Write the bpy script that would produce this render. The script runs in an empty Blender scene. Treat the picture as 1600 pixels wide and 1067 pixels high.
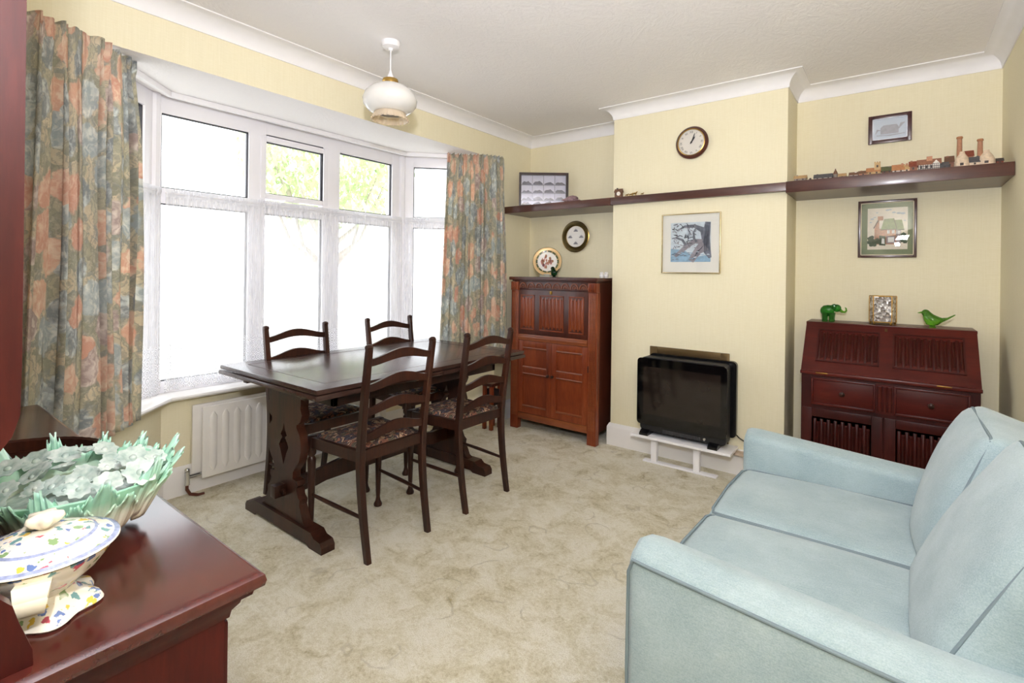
import bpy, bmesh, math, random
from math import sin, cos, pi, radians, sqrt, atan2
from mathutils import Vector, Matrix
from mathutils.geometry import tessellate_polygon
random.seed(7)
S = bpy.context.scene
COL = S.collection

# ------------------------------------------------------------------ camera
cam_d = bpy.data.cameras.new('camera'); cam = bpy.data.objects.new('camera', cam_d); COL.objects.link(cam)
YAW, ROLL = -0.6519, 0.0127
fw = Vector((sin(YAW), cos(YAW), 0)); r0 = Vector((cos(YAW), -sin(YAW), 0)); u0 = Vector((0, 0, 1))
rr = r0*cos(ROLL)+u0*sin(ROLL); uu = u0*cos(ROLL)-r0*sin(ROLL)
cam.matrix_world = Matrix(((rr.x, uu.x, -fw.x, 0), (rr.y, uu.y, -fw.y, 0), (rr.z, uu.z, -fw.z, 1.30), (0, 0, 0, 1)))
cam_d.sensor_width = 36; cam_d.lens = 787.73*36/1600; cam_d.shift_y = (427.0-533.5)/1600
cam_d.clip_start = 0.02
S.camera = cam

# ------------------------------------------------------------------ world, lights, exposure
W = bpy.data.worlds.new('world'); S.world = W; W.use_nodes = True
bg = W.node_tree.nodes['Background']; bg.inputs[0].default_value = (0.93, 0.94, 1.0, 1); bg.inputs[1].default_value = 3.7
S.view_settings.view_transform = 'Standard'; S.view_settings.look = 'None'
S.view_settings.gamma = 1; S.view_settings.use_curve_mapping = False
S.view_settings.exposure = 0.40
S.cycles.max_bounces = 10; S.cycles.diffuse_bounces = 6; S.cycles.transparent_max_bounces = 24
S.cycles.sample_clamp_indirect = 8

def area(name, loc, target, sx, sy, power, col=(1, 1, 1), portal=False):
    l = bpy.data.lights.new(name, 'AREA'); l.shape = 'RECTANGLE'; l.size = sx; l.size_y = sy; l.energy = power; l.color = col
    o = bpy.data.objects.new(name, l); COL.objects.link(o); o.location = loc
    o.rotation_euler = (Vector(target)-Vector(loc)).to_track_quat('-Z', 'Y').to_euler()
    if portal: l.cycles.is_portal = True
    return o
area('window_portal', (-3.42, 1.925, 1.43), (0, 1.925, 1.43), 1.9, 1.75, 1, portal=True)
area('window_portal', (-3.12, 0.69, 1.43), (-2.12, 1.69, 1.43), 0.8, 1.75, 1, portal=True)
area('window_portal', (-3.12, 3.16, 1.43), (-2.12, 2.16, 1.43), 0.8, 1.75, 1, portal=True)
# photographer's flash head above the camera, tilted up to bounce off the ceiling
area('bounce_flash', (0.05, -0.05, 1.80), (-0.25, 0.55, 2.57), 0.12, 0.08, 47, (0.85, 0.87, 1.0))
area('direct_flash', (0.0, -0.06, 1.72), (-1.3, 2.6, 0.75), 0.05, 0.04, 12, (0.90, 0.92, 1.0))

# ------------------------------------------------------------------ mesh helpers
class MB:
    def __init__(s): s.bm = bmesh.new(); s.mi = 0; s.uv = None
    def face(s, vs):
        try:
            f = s.bm.faces.new(vs); f.material_index = s.mi; return f
        except ValueError: return None
    def box(s, x0, x1, y0, y1, z0, z1, bev=0, M=None, seg=2):
        P = [(x0, y0, z0), (x1, y0, z0), (x1, y1, z0), (x0, y1, z0), (x0, y0, z1), (x1, y0, z1), (x1, y1, z1), (x0, y1, z1)]
        vs = [s.bm.verts.new(M @ Vector(p) if M else p) for p in P]
        fs = [s.face([vs[i] for i in q]) for q in ((3, 2, 1, 0), (4, 5, 6, 7), (0, 1, 5, 4), (1, 2, 6, 5), (2, 3, 7, 6), (3, 0, 4, 7))]
        if bev > 0:
            es = list({e for f in fs for e in f.edges})
            bmesh.ops.bevel(s.bm, geom=es, offset=bev, segments=seg, profile=0.6, affect='EDGES', clamp_overlap=True, material=s.mi)
        return s
    def prism(s, outer, f0, f1, holes=()):
        # outer: 2D outline; f0/f1 map a 2D point to 3D for both ends
        loops = [list(outer)]+[list(h) for h in holes]
        tris = tessellate_polygon([[Vector((a, b, 0)) for a, b in L] for L in loops])
        flat = [p for L in loops for p in L]
        A = [s.bm.verts.new(f0(*p)) for p in flat]; B = [s.bm.verts.new(f1(*p)) for p in flat]
        for t in tris:
            s.face([A[i] for i in t]); s.face([B[i] for i in reversed(t)])
        k = 0
        for L in loops:
            n = len(L)
            for i in range(n):
                j = (i+1) % n
                s.face([A[k+i], A[k+j], B[k+j], B[k+i]])
            k += n
        return s
    def loft(s, rings, cap=True, close=True, u_close=False):
        R = [[s.bm.verts.new(p) for p in r] for r in rings]
        n = len(R[0])
        m = len(R)
        for i in range(m if u_close else m-1):
            i2 = (i+1) % m
            for j in range(n if close else n-1):
                k = (j+1) % n
                s.face([R[i][j], R[i][k], R[i2][k], R[i2][j]])
        if cap and close and not u_close:
            s.face(list(reversed(R[0]))); s.face(R[-1])
        return s
    def tube(s, path, rad, seg=8, cap=True, closed=False):
        pts = [Vector(p) for p in path]; n = len(pts)
        rads = rad if isinstance(rad, (list, tuple)) else [rad]*n
        rings = []; up = None
        for i, p in enumerate(pts):
            if closed: t = (pts[(i+1) % n]-pts[i-1])
            else: t = (pts[min(i+1, n-1)]-pts[max(i-1, 0)])
            t.normalize()
            if up is None: up = Vector((0, 0, 1)) if abs(t.z) < .9 else Vector((1, 0, 0))
            a = (up-t*up.dot(t)).normalized(); b = t.cross(a); up = a
            rings.append([p+(a*cos(2*pi*k/seg)+b*sin(2*pi*k/seg))*rads[i] for k in range(seg)])
        return s.loft(rings, cap=cap, u_close=closed)
    def lathe(s, prof, seg=24, M=None, sx=1, sy=1, mats=None, wob=None, cap=True):
        rings = []
        for r, z in prof:
            ring = []
            for k in range(seg):
                a = 2*pi*k/seg; w = wob(a, r, z) if wob else 1
                p = Vector((r*cos(a)*sx*w, r*sin(a)*sy*w, z)); ring.append(M @ p if M else p)
            rings.append([s.bm.verts.new(p) for p in ring])
        for i in range(len(rings)-1):
            if mats: s.mi = mats[i]
            for k in range(seg):
                j = (k+1) % seg
                s.face([rings[i][k], rings[i][j], rings[i+1][j], rings[i+1][k]])
        if prof[0][0] > 1e-4 and cap:
            if mats: s.mi = mats[0]
            s.face(list(reversed(rings[0])))
        if prof[-1][0] > 1e-4 and cap:
            if mats: s.mi = mats[-1]
            s.face(rings[-1])
        bmesh.ops.remove_doubles(s.bm, verts=[v for r in (rings[0], rings[-1]) for v in r], dist=1e-5)
        return s
    def grid(s, fn, nu, nv, uvfn=None):
        if uvfn and s.uv is None: s.uv = s.bm.loops.layers.uv.new('UVMap')
        V = [[s.bm.verts.new(fn(i/nu, j/nv)) for j in range(nv+1)] for i in range(nu+1)]
        for i in range(nu):
            for j in range(nv):
                f = s.face([V[i][j], V[i+1][j], V[i+1][j+1], V[i][j+1]])
                if uvfn and f:
                    for l, (a, b) in zip(f.loops, ((i, j), (i+1, j), (i+1, j+1), (i, j+1))):
                        l[s.uv].uv = uvfn(a/nu, b/nv)
        return s
    def ball(s, c, r, seg=12, rings=8, M=None):
        rx, ry, rz = r if isinstance(r, (tuple, list)) else (r, r, r)
        T = Matrix.Translation(c) @ (M or Matrix()) @ Matrix.Diagonal((rx, ry, rz, 1))
        d = bmesh.ops.create_uvsphere(s.bm, u_segments=seg, v_segments=rings, radius=1, matrix=T)
        for v in d['verts']:
            for f in v.link_faces: f.material_index = s.mi
        return s
    def cushion(s, x0, x1, y0, y1, z0, z1, rad, puff=(0, 0, 0), n=10, M=None, wob=0.0, seed=0):
        h = Vector(((x1-x0)/2, (y1-y0)/2, (z1-z0)/2)); c = Vector(((x0+x1)/2, (y0+y1)/2, (z0+z1)/2))
        d = bmesh.ops.create_cube(s.bm, size=2)
        vs = d['verts']; es = list({e for v in vs for e in v.link_edges})
        bmesh.ops.subdivide_edges(s.bm, edges=es, cuts=n, use_grid_fill=True)
        s.bm.verts.ensure_lookup_table()
        vs = [v for v in s.bm.verts if not v.tag]
        for v in vs:
            u = v.co.copy()
            e = [max(-1, min(1, sin(q*pi/2)**1 if abs(q) < 1 else q)) for q in u]
            e = Vector([sin(q*pi/2)*0.55+q*0.45 for q in u])
            p = Vector([e[k]*h[k] for k in range(3)])
            inn = Vector([max(-(h[k]-rad), min(h[k]-rad, p[k])) for k in range(3)])
            dd = p-inn
            if dd.length > 1e-9: p = inn+dd.normalized()*min(rad, dd.length) if dd.length > rad else p
            w = [1-u[k]**2 for k in range(3)]
            p.x += puff[0]*u.x*w[1]*w[2]; p.y += puff[1]*u.y*w[0]*w[2]; p.z += puff[2]*u.z*w[0]*w[1]
            if wob:
                p.z += wob*sin(u.x*4.1+seed)*cos(u.y*3.3+seed*2); p.x += wob*sin(u.y*5+u.z*3+seed)
            p = p+c
            v.co = M @ p if M else p; v.tag = True
        for f in s.bm.faces:
            if all(v in set(f.verts) for v in f.verts): pass
        return s

def smooth_me(me, ang):
    me.shade_smooth() if hasattr(me, 'shade_smooth') else None
    me.set_sharp_from_angle(angle=radians(ang))

def obj(name, mb, mat, parent=None, ang=35, local=False, label=None, kind=None, recalc=True):
    """link a bmesh as ONE mesh object; coordinates are world ones unless local"""
    root = parent
    while root is not None and root.parent is not None: root = root.parent
    if root is not None and not local:
        bmesh.ops.translate(mb.bm, verts=mb.bm.verts, vec=-root.location)
    if recalc: bmesh.ops.recalc_face_normals(mb.bm, faces=mb.bm.faces)
    me = bpy.data.meshes.new(name); mb.bm.to_mesh(me); mb.bm.free()
    for m in (mat if isinstance(mat, (list, tuple)) else [mat]): me.materials.append(m)
    smooth_me(me, ang)
    o = bpy.data.objects.new(name, me); COL.objects.link(o)
    if parent is not None: o.parent = parent
    if label: o['label'] = label
    if kind: o['kind'] = kind
    return o

def thing(name, label, cat, loc, group=None, rotz=0):
    o = bpy.data.objects.new(name, None); COL.objects.link(o); o.empty_display_size = 0.05
    o.location = loc; o.rotation_euler = (0, 0, rotz); o['label'] = label; o['category'] = cat
    if group: o['group'] = group
    return o
def tag(o, label, cat, group=None):
    o['label'] = label; o['category'] = cat
    if group: o['group'] = group
    return o
def base_origin(o, p):
    """move a single mesh thing's origin to its base"""
    o.data.transform(Matrix.Translation(-Vector(p))); o.location = p; return o
def dup(root, loc, rotz, label):
    r = root.copy(); COL.objects.link(r); r.location = loc; r.rotation_euler = (0, 0, rotz); r['label'] = label
    for ch in list(root.children):
        c = ch.copy(); COL.objects.link(c); c.parent = r
        for g in ch.children:
            d = g.copy(); COL.objects.link(d); d.parent = c
    return r
def struct(name, mb, mat, label=None, parent=None, ang=35):
    o = obj(name, mb, mat, parent, ang)
    if parent is None: o['kind'] = 'structure'
    if label: o['label'] = label
    return o

# ------------------------------------------------------------------ material helpers
def lin(c):
    return tuple((v/255/12.92 if v/255 <= .04045 else ((v/255+.055)/1.055)**2.4) for v in c)+(1,)
class N:
    def __init__(s, name):
        s.m = bpy.data.materials.new(name); s.m.use_nodes = True; s.t = s.m.node_tree
        s.b = s.t.nodes['Principled BSDF']; s.out = s.t.nodes['Material Output']
    def n(s, typ, **kw):
        nd = s.t.nodes.new(typ)
        for k, v in kw.items():
            if k[0] == '_': setattr(nd, k[1:], v)
            else: s.put(nd.inputs[k.replace('__', ' ')], v)
        return nd
    def put(s, inp, v):
        if isinstance(v, bpy.types.NodeSocket): s.t.links.new(v, inp)
        else: inp.default_value = v
    def co(s, kind='Object', scale=(1, 1, 1), rot=(0, 0, 0)):
        tc = s.n('ShaderNodeTexCoord'); mp = s.n('ShaderNodeMapping'); mp.inputs['Scale'].default_value = scale
        mp.inputs['Rotation'].default_value = rot
        s.t.links.new(tc.outputs[kind], mp.inputs[0]); return mp.outputs[0]
    def noise(s, vec, scale, detail=3, rough=.5, dist=0):
        nd = s.n('ShaderNodeTexNoise', Vector=vec, Scale=scale, Detail=detail, Roughness=rough, Distortion=dist)
        return nd
    def voro(s, vec, scale, feat='F1', rand=1):
        nd = s.n('ShaderNodeTexVoronoi', _feature=feat, Vector=vec, Scale=scale, Randomness=rand); return nd
    def ramp(s, fac, stops, interp='LINEAR'):
        nd = s.n('ShaderNodeValToRGB'); cr = nd.color_ramp; cr.interpolation = interp
        while len(cr.elements) < len(stops): cr.elements.new(.5)
        for e, (p, c) in zip(cr.elements, stops):
            e.position = p; e.color = c if len(c) == 4 else tuple(c)+(1,)
        s.put(nd.inputs[0], fac); return nd.outputs[0]
    def mix(s, fac, a, b, blend='MIX'):
        nd = s.n('ShaderNodeMix', _data_type='RGBA', _blend_type=blend)
        s.put(nd.inputs[0], fac); s.put(nd.inputs[6], a); s.put(nd.inputs[7], b); return nd.outputs[2]
    def math(s, op, a, b=0, c=0):
        nd = s.n('ShaderNodeMath', _operation=op); s.put(nd.inputs[0], a); s.put(nd.inputs[1], b); s.put(nd.inputs[2], c); return nd.outputs[0]
    def add(s, a, b, sc=1):
        nd = s.n('ShaderNodeVectorMath', _operation='MULTIPLY_ADD'); s.put(nd.inputs[0], b); nd.inputs[1].default_value = (sc, sc, sc); s.put(nd.inputs[2], a); return nd.outputs[0]
    def bump(s, h, strength=.3, dist=.005):
        nd = s.n('ShaderNodeBump', Height=h, Strength=strength, Distance=dist); s.t.links.new(nd.outputs[0], s.b.inputs['Normal']); return nd
    def fin(s, col=None, rough=None, metal=None, spec=None, coat=None):
        B = s.b.inputs
        if col is not None: s.put(B['Base Color'], col)
        if rough is not None: s.put(B['Roughness'], rough)
        if metal is not None: s.put(B['Metallic'], metal)
        if spec is not None: s.put(B['Specular IOR Level'], spec)
        if coat is not None: B['Coat Weight'].default_value = coat; B['Coat Roughness'].default_value = .15
        return s.m

def plain(name, c, rough=.5, metal=0, spec=.5, var=.06, scale=14, bump=0, coat=None):
    k = N(name); v = k.co(); ns = k.noise(v, scale, 4)
    a = lin(c); d = tuple(x*(1-var) for x in a[:3])+(1,); e = tuple(min(1, x*(1+var)) for x in a[:3])+(1,)
    col = k.ramp(ns.outputs[0], [(.3, d), (.7, e)])
    if bump: k.bump(ns.outputs[0], bump, .004)
    return k.fin(col, rough, metal, spec, coat)

def wood(name, dark, mid, light, axis='z', rough=.3, coat=.25, sc=1.0, spec=.5, rel=.03):
    k = N(name); st = {'x': (.12, 1, 1), 'y': (1, .12, 1), 'z': (1, 1, .12)}[axis]
    v = k.co('Object', tuple(q*sc for q in st))
    n1 = k.noise(v, 9, 5, .6, .6); n2 = k.noise(v, 90, 4, .7, .3); n3 = k.noise(k.co('Object'), 2.5, 3)
    f = k.math('MULTIPLY_ADD', n2.outputs[0], .35, k.math('MULTIPLY_ADD', n3.outputs[0], .4, k.math('MULTIPLY', n1.outputs[0], .45)))
    col = k.ramp(f, [(.38, lin(dark)), (.58, lin(mid)), (.8, lin(light))])
    k.bump(n2.outputs[0], rel, .001)
    return k.fin(col, rough, 0, spec, coat)

# wallpaper: cream, fine horizontal slub weave
k = N('cream_wallpaper'); v = k.co('Object', (1, 1, 14)); n1 = k.noise(v, 26, 4, .6); n2 = k.noise(k.co('Object', (60, 60, 2)), 3, 3)
f = k.math('MULTIPLY_ADD', n2.outputs[0], .4, k.math('MULTIPLY', n1.outputs[0], .6))
k.bump(f, .12, .003)
WALLP = k.fin(k.ramp(f, [(.3, lin((232, 223, 190))), (.7, lin((240, 232, 204)))]), .75, 0, .25)
# textured ceiling: brushed plaster fans
k = N('textured_ceiling'); v = k.co('Object'); vo = k.voro(k.add(v, k.noise(v, 2.5, 2).outputs['Color'], .3), 2.2)
sp = k.add(k.add(v, k.noise(v, 3, 3).outputs['Color'], .5), vo.outputs['Color'], 1.6)
st = k.n('ShaderNodeMapping', Vector=sp); st.inputs['Scale'].default_value = (1, .22, 1); st.inputs['Rotation'].default_value = (0, 0, .5)
n1 = k.noise(st.outputs[0], 34, 5, .65); n2 = k.noise(v, 60, 4)
k.bump(k.math('MULTIPLY_ADD', n2.outputs[0], .35, n1.outputs[0]), .42, .010)
CEIL = k.fin(lin((247, 244, 244)), .8, 0, .2)
COVE = plain('white_coving_paint', (242, 240, 240), .55, var=.015)
GLOSSW = plain('white_gloss_paint', (238, 235, 232), .28, var=.02, scale=6)
UPVC = plain('white_window_plastic', (238, 236, 240), .3, var=.01)
RADM = plain('radiator_enamel', (232, 228, 222), .35, var=.02)
GASKET = plain('dark_gasket', (40, 38, 44), .6)
# carpet
k = N('carpet_pile'); v = k.co('Object'); nz = k.noise(v, 2.2, 4, .6)
n2 = k.noise(k.add(v, k.noise(v, 5, 3).outputs['Color'], .35), 8, 5, .65); n3 = k.noise(v, 260, 3, .75); n4 = k.noise(v, 70, 4, .75)
vc = k.voro(k.add(v, k.noise(v, 6, 3).outputs['Color'], .16), 5.2)
ring = k.ramp(vc.outputs['Distance'], [(.30, (0, 0, 0)), (.335, (1, 1, 1)), (.37, (0, 0, 0))])
keep = k.ramp(k.noise(v, 4.3, 2).outputs[0], [(.50, (0, 0, 0)), (.58, (1, 1, 1))])
vein = k.math('MULTIPLY', ring, k.math('MULTIPLY', keep, k.ramp(n4.outputs[0], [(.35, (.2, .2, .2)), (.6, (1, 1, 1))])))
mott = k.math('MULTIPLY_ADD', n2.outputs[0], .5, k.math('MULTIPLY_ADD', nz.outputs[0], .2, k.math('MULTIPLY', n4.outputs[0], .3)))
base = k.ramp(mott, [(.35, lin((176, 163, 126))), (.45, lin((220, 212, 186))), (.54, lin((240, 235, 218))), (.66, lin((248, 244, 232)))])
base = k.mix(k.ramp(n3.outputs[0], [(.4, (.5, .5, .5)), (.52, (0, 0, 0))]), base, lin((192, 180, 148)))
base = k.mix(k.math('MULTIPLY', vein, .42), base, lin((136, 120, 86)))
k.bump(k.math('ADD', k.math('MULTIPLY', n3.outputs[0], .6), k.math('MULTIPLY_ADD', vein, -.4, n4.outputs[0])), .7, .012)
CARPET = k.fin(base, .95, 0, .1)
# woods
DARKW = wood('dark_oak', (30, 16, 12), (48, 25, 17), (76, 40, 26), 'z', .33, .08, spec=.32)
TABLEW = wood('dark_oak_table_top', (44, 28, 24), (60, 38, 32), (82, 55, 46), 'y', .26, .25, spec=.4)
CUPW = wood('warm_oak', (78, 29, 13), (116, 50, 23), (148, 74, 37), 'z', .36, .1, spec=.35)
CUPWX = wood('warm_oak_rails', (84, 38, 18), (120, 60, 30), (152, 84, 46), 'x', .34)
CUPDK = wood('warm_oak_dark', (40, 15, 10), (64, 26, 16), (88, 40, 24), 'z', .34)
BURW = wood('red_oak', (50, 12, 9), (74, 21, 15), (96, 32, 22), 'x', .34, .05, spec=.3)
BURDK = wood('red_oak_dark', (34, 9, 7), (58, 16, 12), (80, 26, 18), 'z', .36, .05, spec=.3)
SIDEW = wood('mahogany_top', (46, 15, 12), (66, 22, 17), (86, 33, 25), 'x', .17, .4, rel=.006)
SIDEV = wood('mahogany_side', (40, 9, 8), (60, 17, 13), (82, 28, 21), 'z', .42, .0, spec=.22)
SHELFW = wood('shelf_oak', (50, 25, 19), (72, 38, 29), (94, 54, 42), 'x', .35)
BRASS = plain('aged_brass', (150, 115, 55), .35, 1)
BRASSD = plain('dark_brass', (110, 90, 60), .4, .8)
GILT = plain('gilt', (200, 164, 92), .25, 1)
STEEL = plain('chrome', (200, 200, 200), .2, 1)
COPPER = plain('painted_pipe', (92, 50, 36), .4)
# sofa
k = N('duck_egg_fabric'); v = k.co('Object'); n1 = k.noise(v, 300, 3, .7); n2 = k.noise(v, 6, 4, .6); n3 = k.noise(k.co('Object', (40, 400, 400)), 1, 2)
f = k.math('MULTIPLY_ADD', n1.outputs[0], .45, k.math('MULTIPLY_ADD', n2.outputs[0], .4, k.math('MULTIPLY', n3.outputs[0], .2)))
k.bump(k.math('ADD', n1.outputs[0], k.math('MULTIPLY', n2.outputs[0], 1.2)), .25, .004)
SOFA = k.fin(k.ramp(f, [(.35, lin((134, 154, 159))), (.5, lin((155, 173, 177))), (.68, lin((176, 192, 195)))]), .9, 0, .15)
k.b.inputs['Sheen Weight'].default_value = .25
SOFAP = plain('duck_egg_piping', (122, 136, 142), .9, spec=.1)
# seat tapestry
k = N('tapestry'); v = k.co('Object'); vv = k.add(v, k.noise(v, 22, 2).outputs['Color'], .06); vo = k.voro(vv, 46); wv = k.n('ShaderNodeTexWave', Vector=vv, Scale=30, Distortion=9, Detail=2)
col = k.ramp(vo.outputs['Color'], [(0, lin((96, 76, 70))), (.3, lin((152, 104, 84))), (.45, lin((88, 84, 92))), (.6, lin((192, 158, 130))), (.75, lin((112, 104, 84))), (.88, lin((206, 186, 160)))], 'CONSTANT')
col = k.mix(k.ramp(wv.outputs['Fac'], [(.66, (0, 0, 0)), (.74, (1, 1, 1))]), col, lin((58, 46, 48)))
k.bump(vo.outputs['Distance'], .3, .003)
TAPES = k.fin(col, .9, 0, .15)
# floral curtain
k = N('floral_curtain'); tc = k.n('ShaderNodeTexCoord'); v = tc.outputs['UV']
vv = k.add(v, k.noise(v, 6, 3, .6).outputs['Color'], .14); v2 = k.add(vv, k.noise(v, 20, 4, .65).outputs['Color'], .06)
wv = k.n('ShaderNodeTexWave', Vector=v2, Scale=11, Distortion=14, Detail=3); brush = k.noise(v2, 46, 4, .7)
leaf = k.voro(v2, 17)
leafc = k.ramp(leaf.outputs['Color'], [(0, lin((134, 138, 108))), (.22, lin((172, 168, 134))), (.42, lin((126, 134, 124))), (.55, lin((206, 190, 156))), (.7, lin((130, 132, 98))), (.85, lin((222, 206, 172)))], 'CONSTANT')
leafl = k.ramp(leaf.outputs['Distance'], [(.05, (.75, .75, .75)), (.5, (0, 0, 0))])
ground = k.mix(leafl, leafc, lin((196, 190, 156))); ground = k.mix(k.ramp(wv.outputs['Fac'], [(.6, (0, 0, 0)), (.8, (.55, .55, .55))]), ground, lin((92, 96, 76)))
fl = k.voro(vv, 6.0, 'F1', .8); fm = k.ramp(k.math('MULTIPLY_ADD', brush.outputs[0], .16, fl.outputs['Distance']), [(.54, (1, 1, 1)), (.585, (0, 0, 0))])
dark = k.ramp(fl.outputs['Color'], [(0, lin((212, 140, 104))), (.22, lin((84, 108, 124))), (.48, lin((220, 164, 128))), (.6, lin((140, 162, 170))), (.76, lin((160, 128, 126)))], 'CONSTANT')
lite = k.ramp(fl.outputs['Color'], [(0, lin((246, 216, 190))), (.22, lin((220, 230, 230))), (.48, lin((248, 226, 202))), (.6, lin((236, 238, 232))), (.76, lin((240, 228, 220)))], 'CONSTANT')
pet = k.voro(k.add(v2, fl.outputs['Color'], .4), 23, 'SMOOTH_F1'); pf = k.ramp(k.math('MULTIPLY_ADD', wv.outputs['Fac'], .22, pet.outputs['Distance']), [(.22, (1, 1, 1)), (.42, (.55, .55, .55)), (.66, (0, 0, 0))])
fcol = k.mix(pf, dark, lite)
col = k.mix(fm, ground, fcol)
col = k.mix(k.ramp(brush.outputs[0], [(.52, (0, 0, 0)), (.68, (.5, .5, .5))]), col, lin((240, 230, 208)))
col = k.mix(.34, col, lin((244, 237, 224)))
bs = k.t.nodes.new('ShaderNodeBsdfTranslucent'); k.t.links.new(col, bs.inputs[0]); mx = k.t.nodes.new('ShaderNodeMixShader'); mx.inputs[0].default_value = .42
k.fin(col, .85, 0, .15); k.t.links.new(k.b.outputs[0], mx.inputs[1]); k.t.links.new(bs.outputs[0], mx.inputs[2]); k.t.links.new(mx.outputs[0], k.out.inputs[0])
FLORAL = k.m
# net curtain with a lace border
k = N('net_lace'); tc = k.n('ShaderNodeTexCoord'); v = tc.outputs['UV']; sep = k.n('ShaderNodeSeparateXYZ', Vector=v)
vo = k.voro(v, 26, 'F1', .25); rg = k.n('ShaderNodeMath', _operation='SINE'); k.put(rg.inputs[0], k.math('MULTIPLY', vo.outputs['Distance'], 26))
lace = k.ramp(rg.outputs[0], [(.3, (.45, .45, .45)), (.6, (1, 1, 1))])
border = k.ramp(sep.outputs['Y'], [(.24, (1, 1, 1)), (.245, (0, 0, 0))])
head = k.ramp(sep.outputs['Y'], [(.955, (0, 0, 0)), (.965, (1, 1, 1))])
body = k.noise(k.co('UV', (30, 1, 1)), 3, 3); bodyf = k.ramp(body.outputs[0], [(.35, (.28, .28, .28)), (.72, (.8, .8, .8))])
fac = k.mix(border, bodyf, lace); fac = k.mix(head, fac, (.88, .88, .88, 1))
tr = k.t.nodes.new('ShaderNodeBsdfTransparent'); tl = k.t.nodes.new('ShaderNodeBsdfTranslucent'); df = k.t.nodes.new('ShaderNodeBsdfDiffuse')
for q in (tl, df): q.inputs[0].default_value = (.8, .8, .83, 1)
m1 = k.t.nodes.new('ShaderNodeMixShader'); m1.inputs[0].default_value = .26; k.t.links.new(df.outputs[0], m1.inputs[1]); k.t.links.new(tl.outputs[0], m1.inputs[2])
m2 = k.t.nodes.new('ShaderNodeMixShader'); k.put(m2.inputs[0], fac); k.t.links.new(tr.outputs[0], m2.inputs[1]); k.t.links.new(m1.outputs[0], m2.inputs[2]); k.t.links.new(m2.outputs[0], k.out.inputs[0])
NET = k.m
# clear glazing
def thin_glass(name, tint, refl=.06):
    k = N(name); fr = k.n('ShaderNodeLayerWeight'); fr.inputs[0].default_value = .12
    tr = k.t.nodes.new('ShaderNodeBsdfTransparent'); tr.inputs[0].default_value = tint
    gl = k.t.nodes.new('ShaderNodeBsdfGlossy'); gl.inputs['Roughness'].default_value = .004
    ns = k.noise(k.co(), 3, 2); f = k.math('MULTIPLY_ADD', fr.outputs['Facing'], .25, k.math('MULTIPLY_ADD', ns.outputs[0], .01, refl-.005))
    mx = k.t.nodes.new('ShaderNodeMixShader'); k.put(mx.inputs[0], f); k.t.links.new(tr.outputs[0], mx.inputs[1]); k.t.links.new(gl.outputs[0], mx.inputs[2])
    k.t.links.new(mx.outputs[0], k.out.inputs[0]); return k.m
GLASS = thin_glass('window_glass', (.97, .99, .98, 1), .03)
PGLASS = thin_glass('picture_glass', (.97, .98, .98, 1), .02)
def art_glass(name, c):
    k = N(name); ns = k.noise(k.co(), 30, 2)
    k.b.inputs['Transmission Weight'].default_value = .75; k.b.inputs['IOR'].default_value = 1.45
    a = lin(c); return k.fin(k.ramp(ns.outputs[0], [(.3, tuple(x*.85 for x in a[:3])+(1,)), (.7, a)]), .05)
GREENG = art_glass('green_art_glass', (58, 160, 52)); GREENG2 = art_glass('lime_art_glass', (120, 190, 60)); DGREENG = art_glass('dark_green_glass', (40, 84, 48))
k = N('milk_glass'); ns = k.noise(k.co(), 10, 2); k.b.inputs['Subsurface Weight'].default_value = 0; k.b.inputs['Transmission Weight'].default_value = .15
MILK = k.fin(k.ramp(ns.outputs[0], [(.3, lin((238, 236, 232))), (.7, lin((246, 244, 240)))]), .12, 0, .5)
FRILL = thin_glass('amber_frill_glass', (1, .93, .82, 1), .22)
_t = FRILL.node_tree; _o = _t.nodes['Material Output']; _d = _t.nodes.new('ShaderNodeBsdfDiffuse'); _d.inputs[0].default_value = lin((240, 222, 196)); _m = _t.nodes.new('ShaderNodeMixShader'); _m.inputs[0].default_value = .5
_t.links.new(_o.inputs[0].links[0].from_socket, _m.inputs[1]); _t.links.new(_d.outputs[0], _m.inputs[2]); _t.links.new(_m.outputs[0], _o.inputs[0])
BLACK = plain('black_plastic', (14, 14, 16), .22); BLACKM = plain('black_matt', (20, 20, 22), .5)
WHITEP = plain('white_paint_board', (240, 238, 240), .35, var=.01)
CREAMC = plain('cream_china', (240, 230, 208), .15, var=.03)
WHITEC = plain('white_china', (240, 238, 236), .15, var=.02)

# ------------------------------------------------------------------ room dimensions
XL, XR, YB, YC, YF = -2.774, 0.4615, 3.9065, 3.5456, -0.14
XC1, XC2, ZC, ZS = -1.738, -0.550, 2.570, 2.291
WP = [(XL, 0.464), (-3.34, 1.03), (-3.34, 2.82), (XL, 3.386)]          # plan line of the bay window

def offs(path, d):
    """offset an open 2D polyline to its right by d with mitred corners"""
    out = []; n = len(path)
    def nrm(a, b):
        t = Vector((b[0]-a[0], b[1]-a[1])).normalized(); return Vector((t.y, -t.x))
    for i, p in enumerate(path):
        a = nrm(path[i-1], p) if i else None; b = nrm(p, path[i+1]) if i < n-1 else None
        if a is None: q = b*d
        elif b is None: q = a*d
        else: m = (a+b); q = m*(d/(m.dot(a)))
        out.append((p[0]+q.x, p[1]+q.y))
    return out
def sweep(mb, path, prof, cap=True):
    """prof: closed list of (offset to the right of the path, z)"""
    cols = [offs(path, d) for d, z in prof]
    rings = [[(cols[j][i][0], cols[j][i][1], prof[j][1]) for j in range(len(prof))] for i in range(len(path))]
    return mb.loft(rings, cap=cap)

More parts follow.
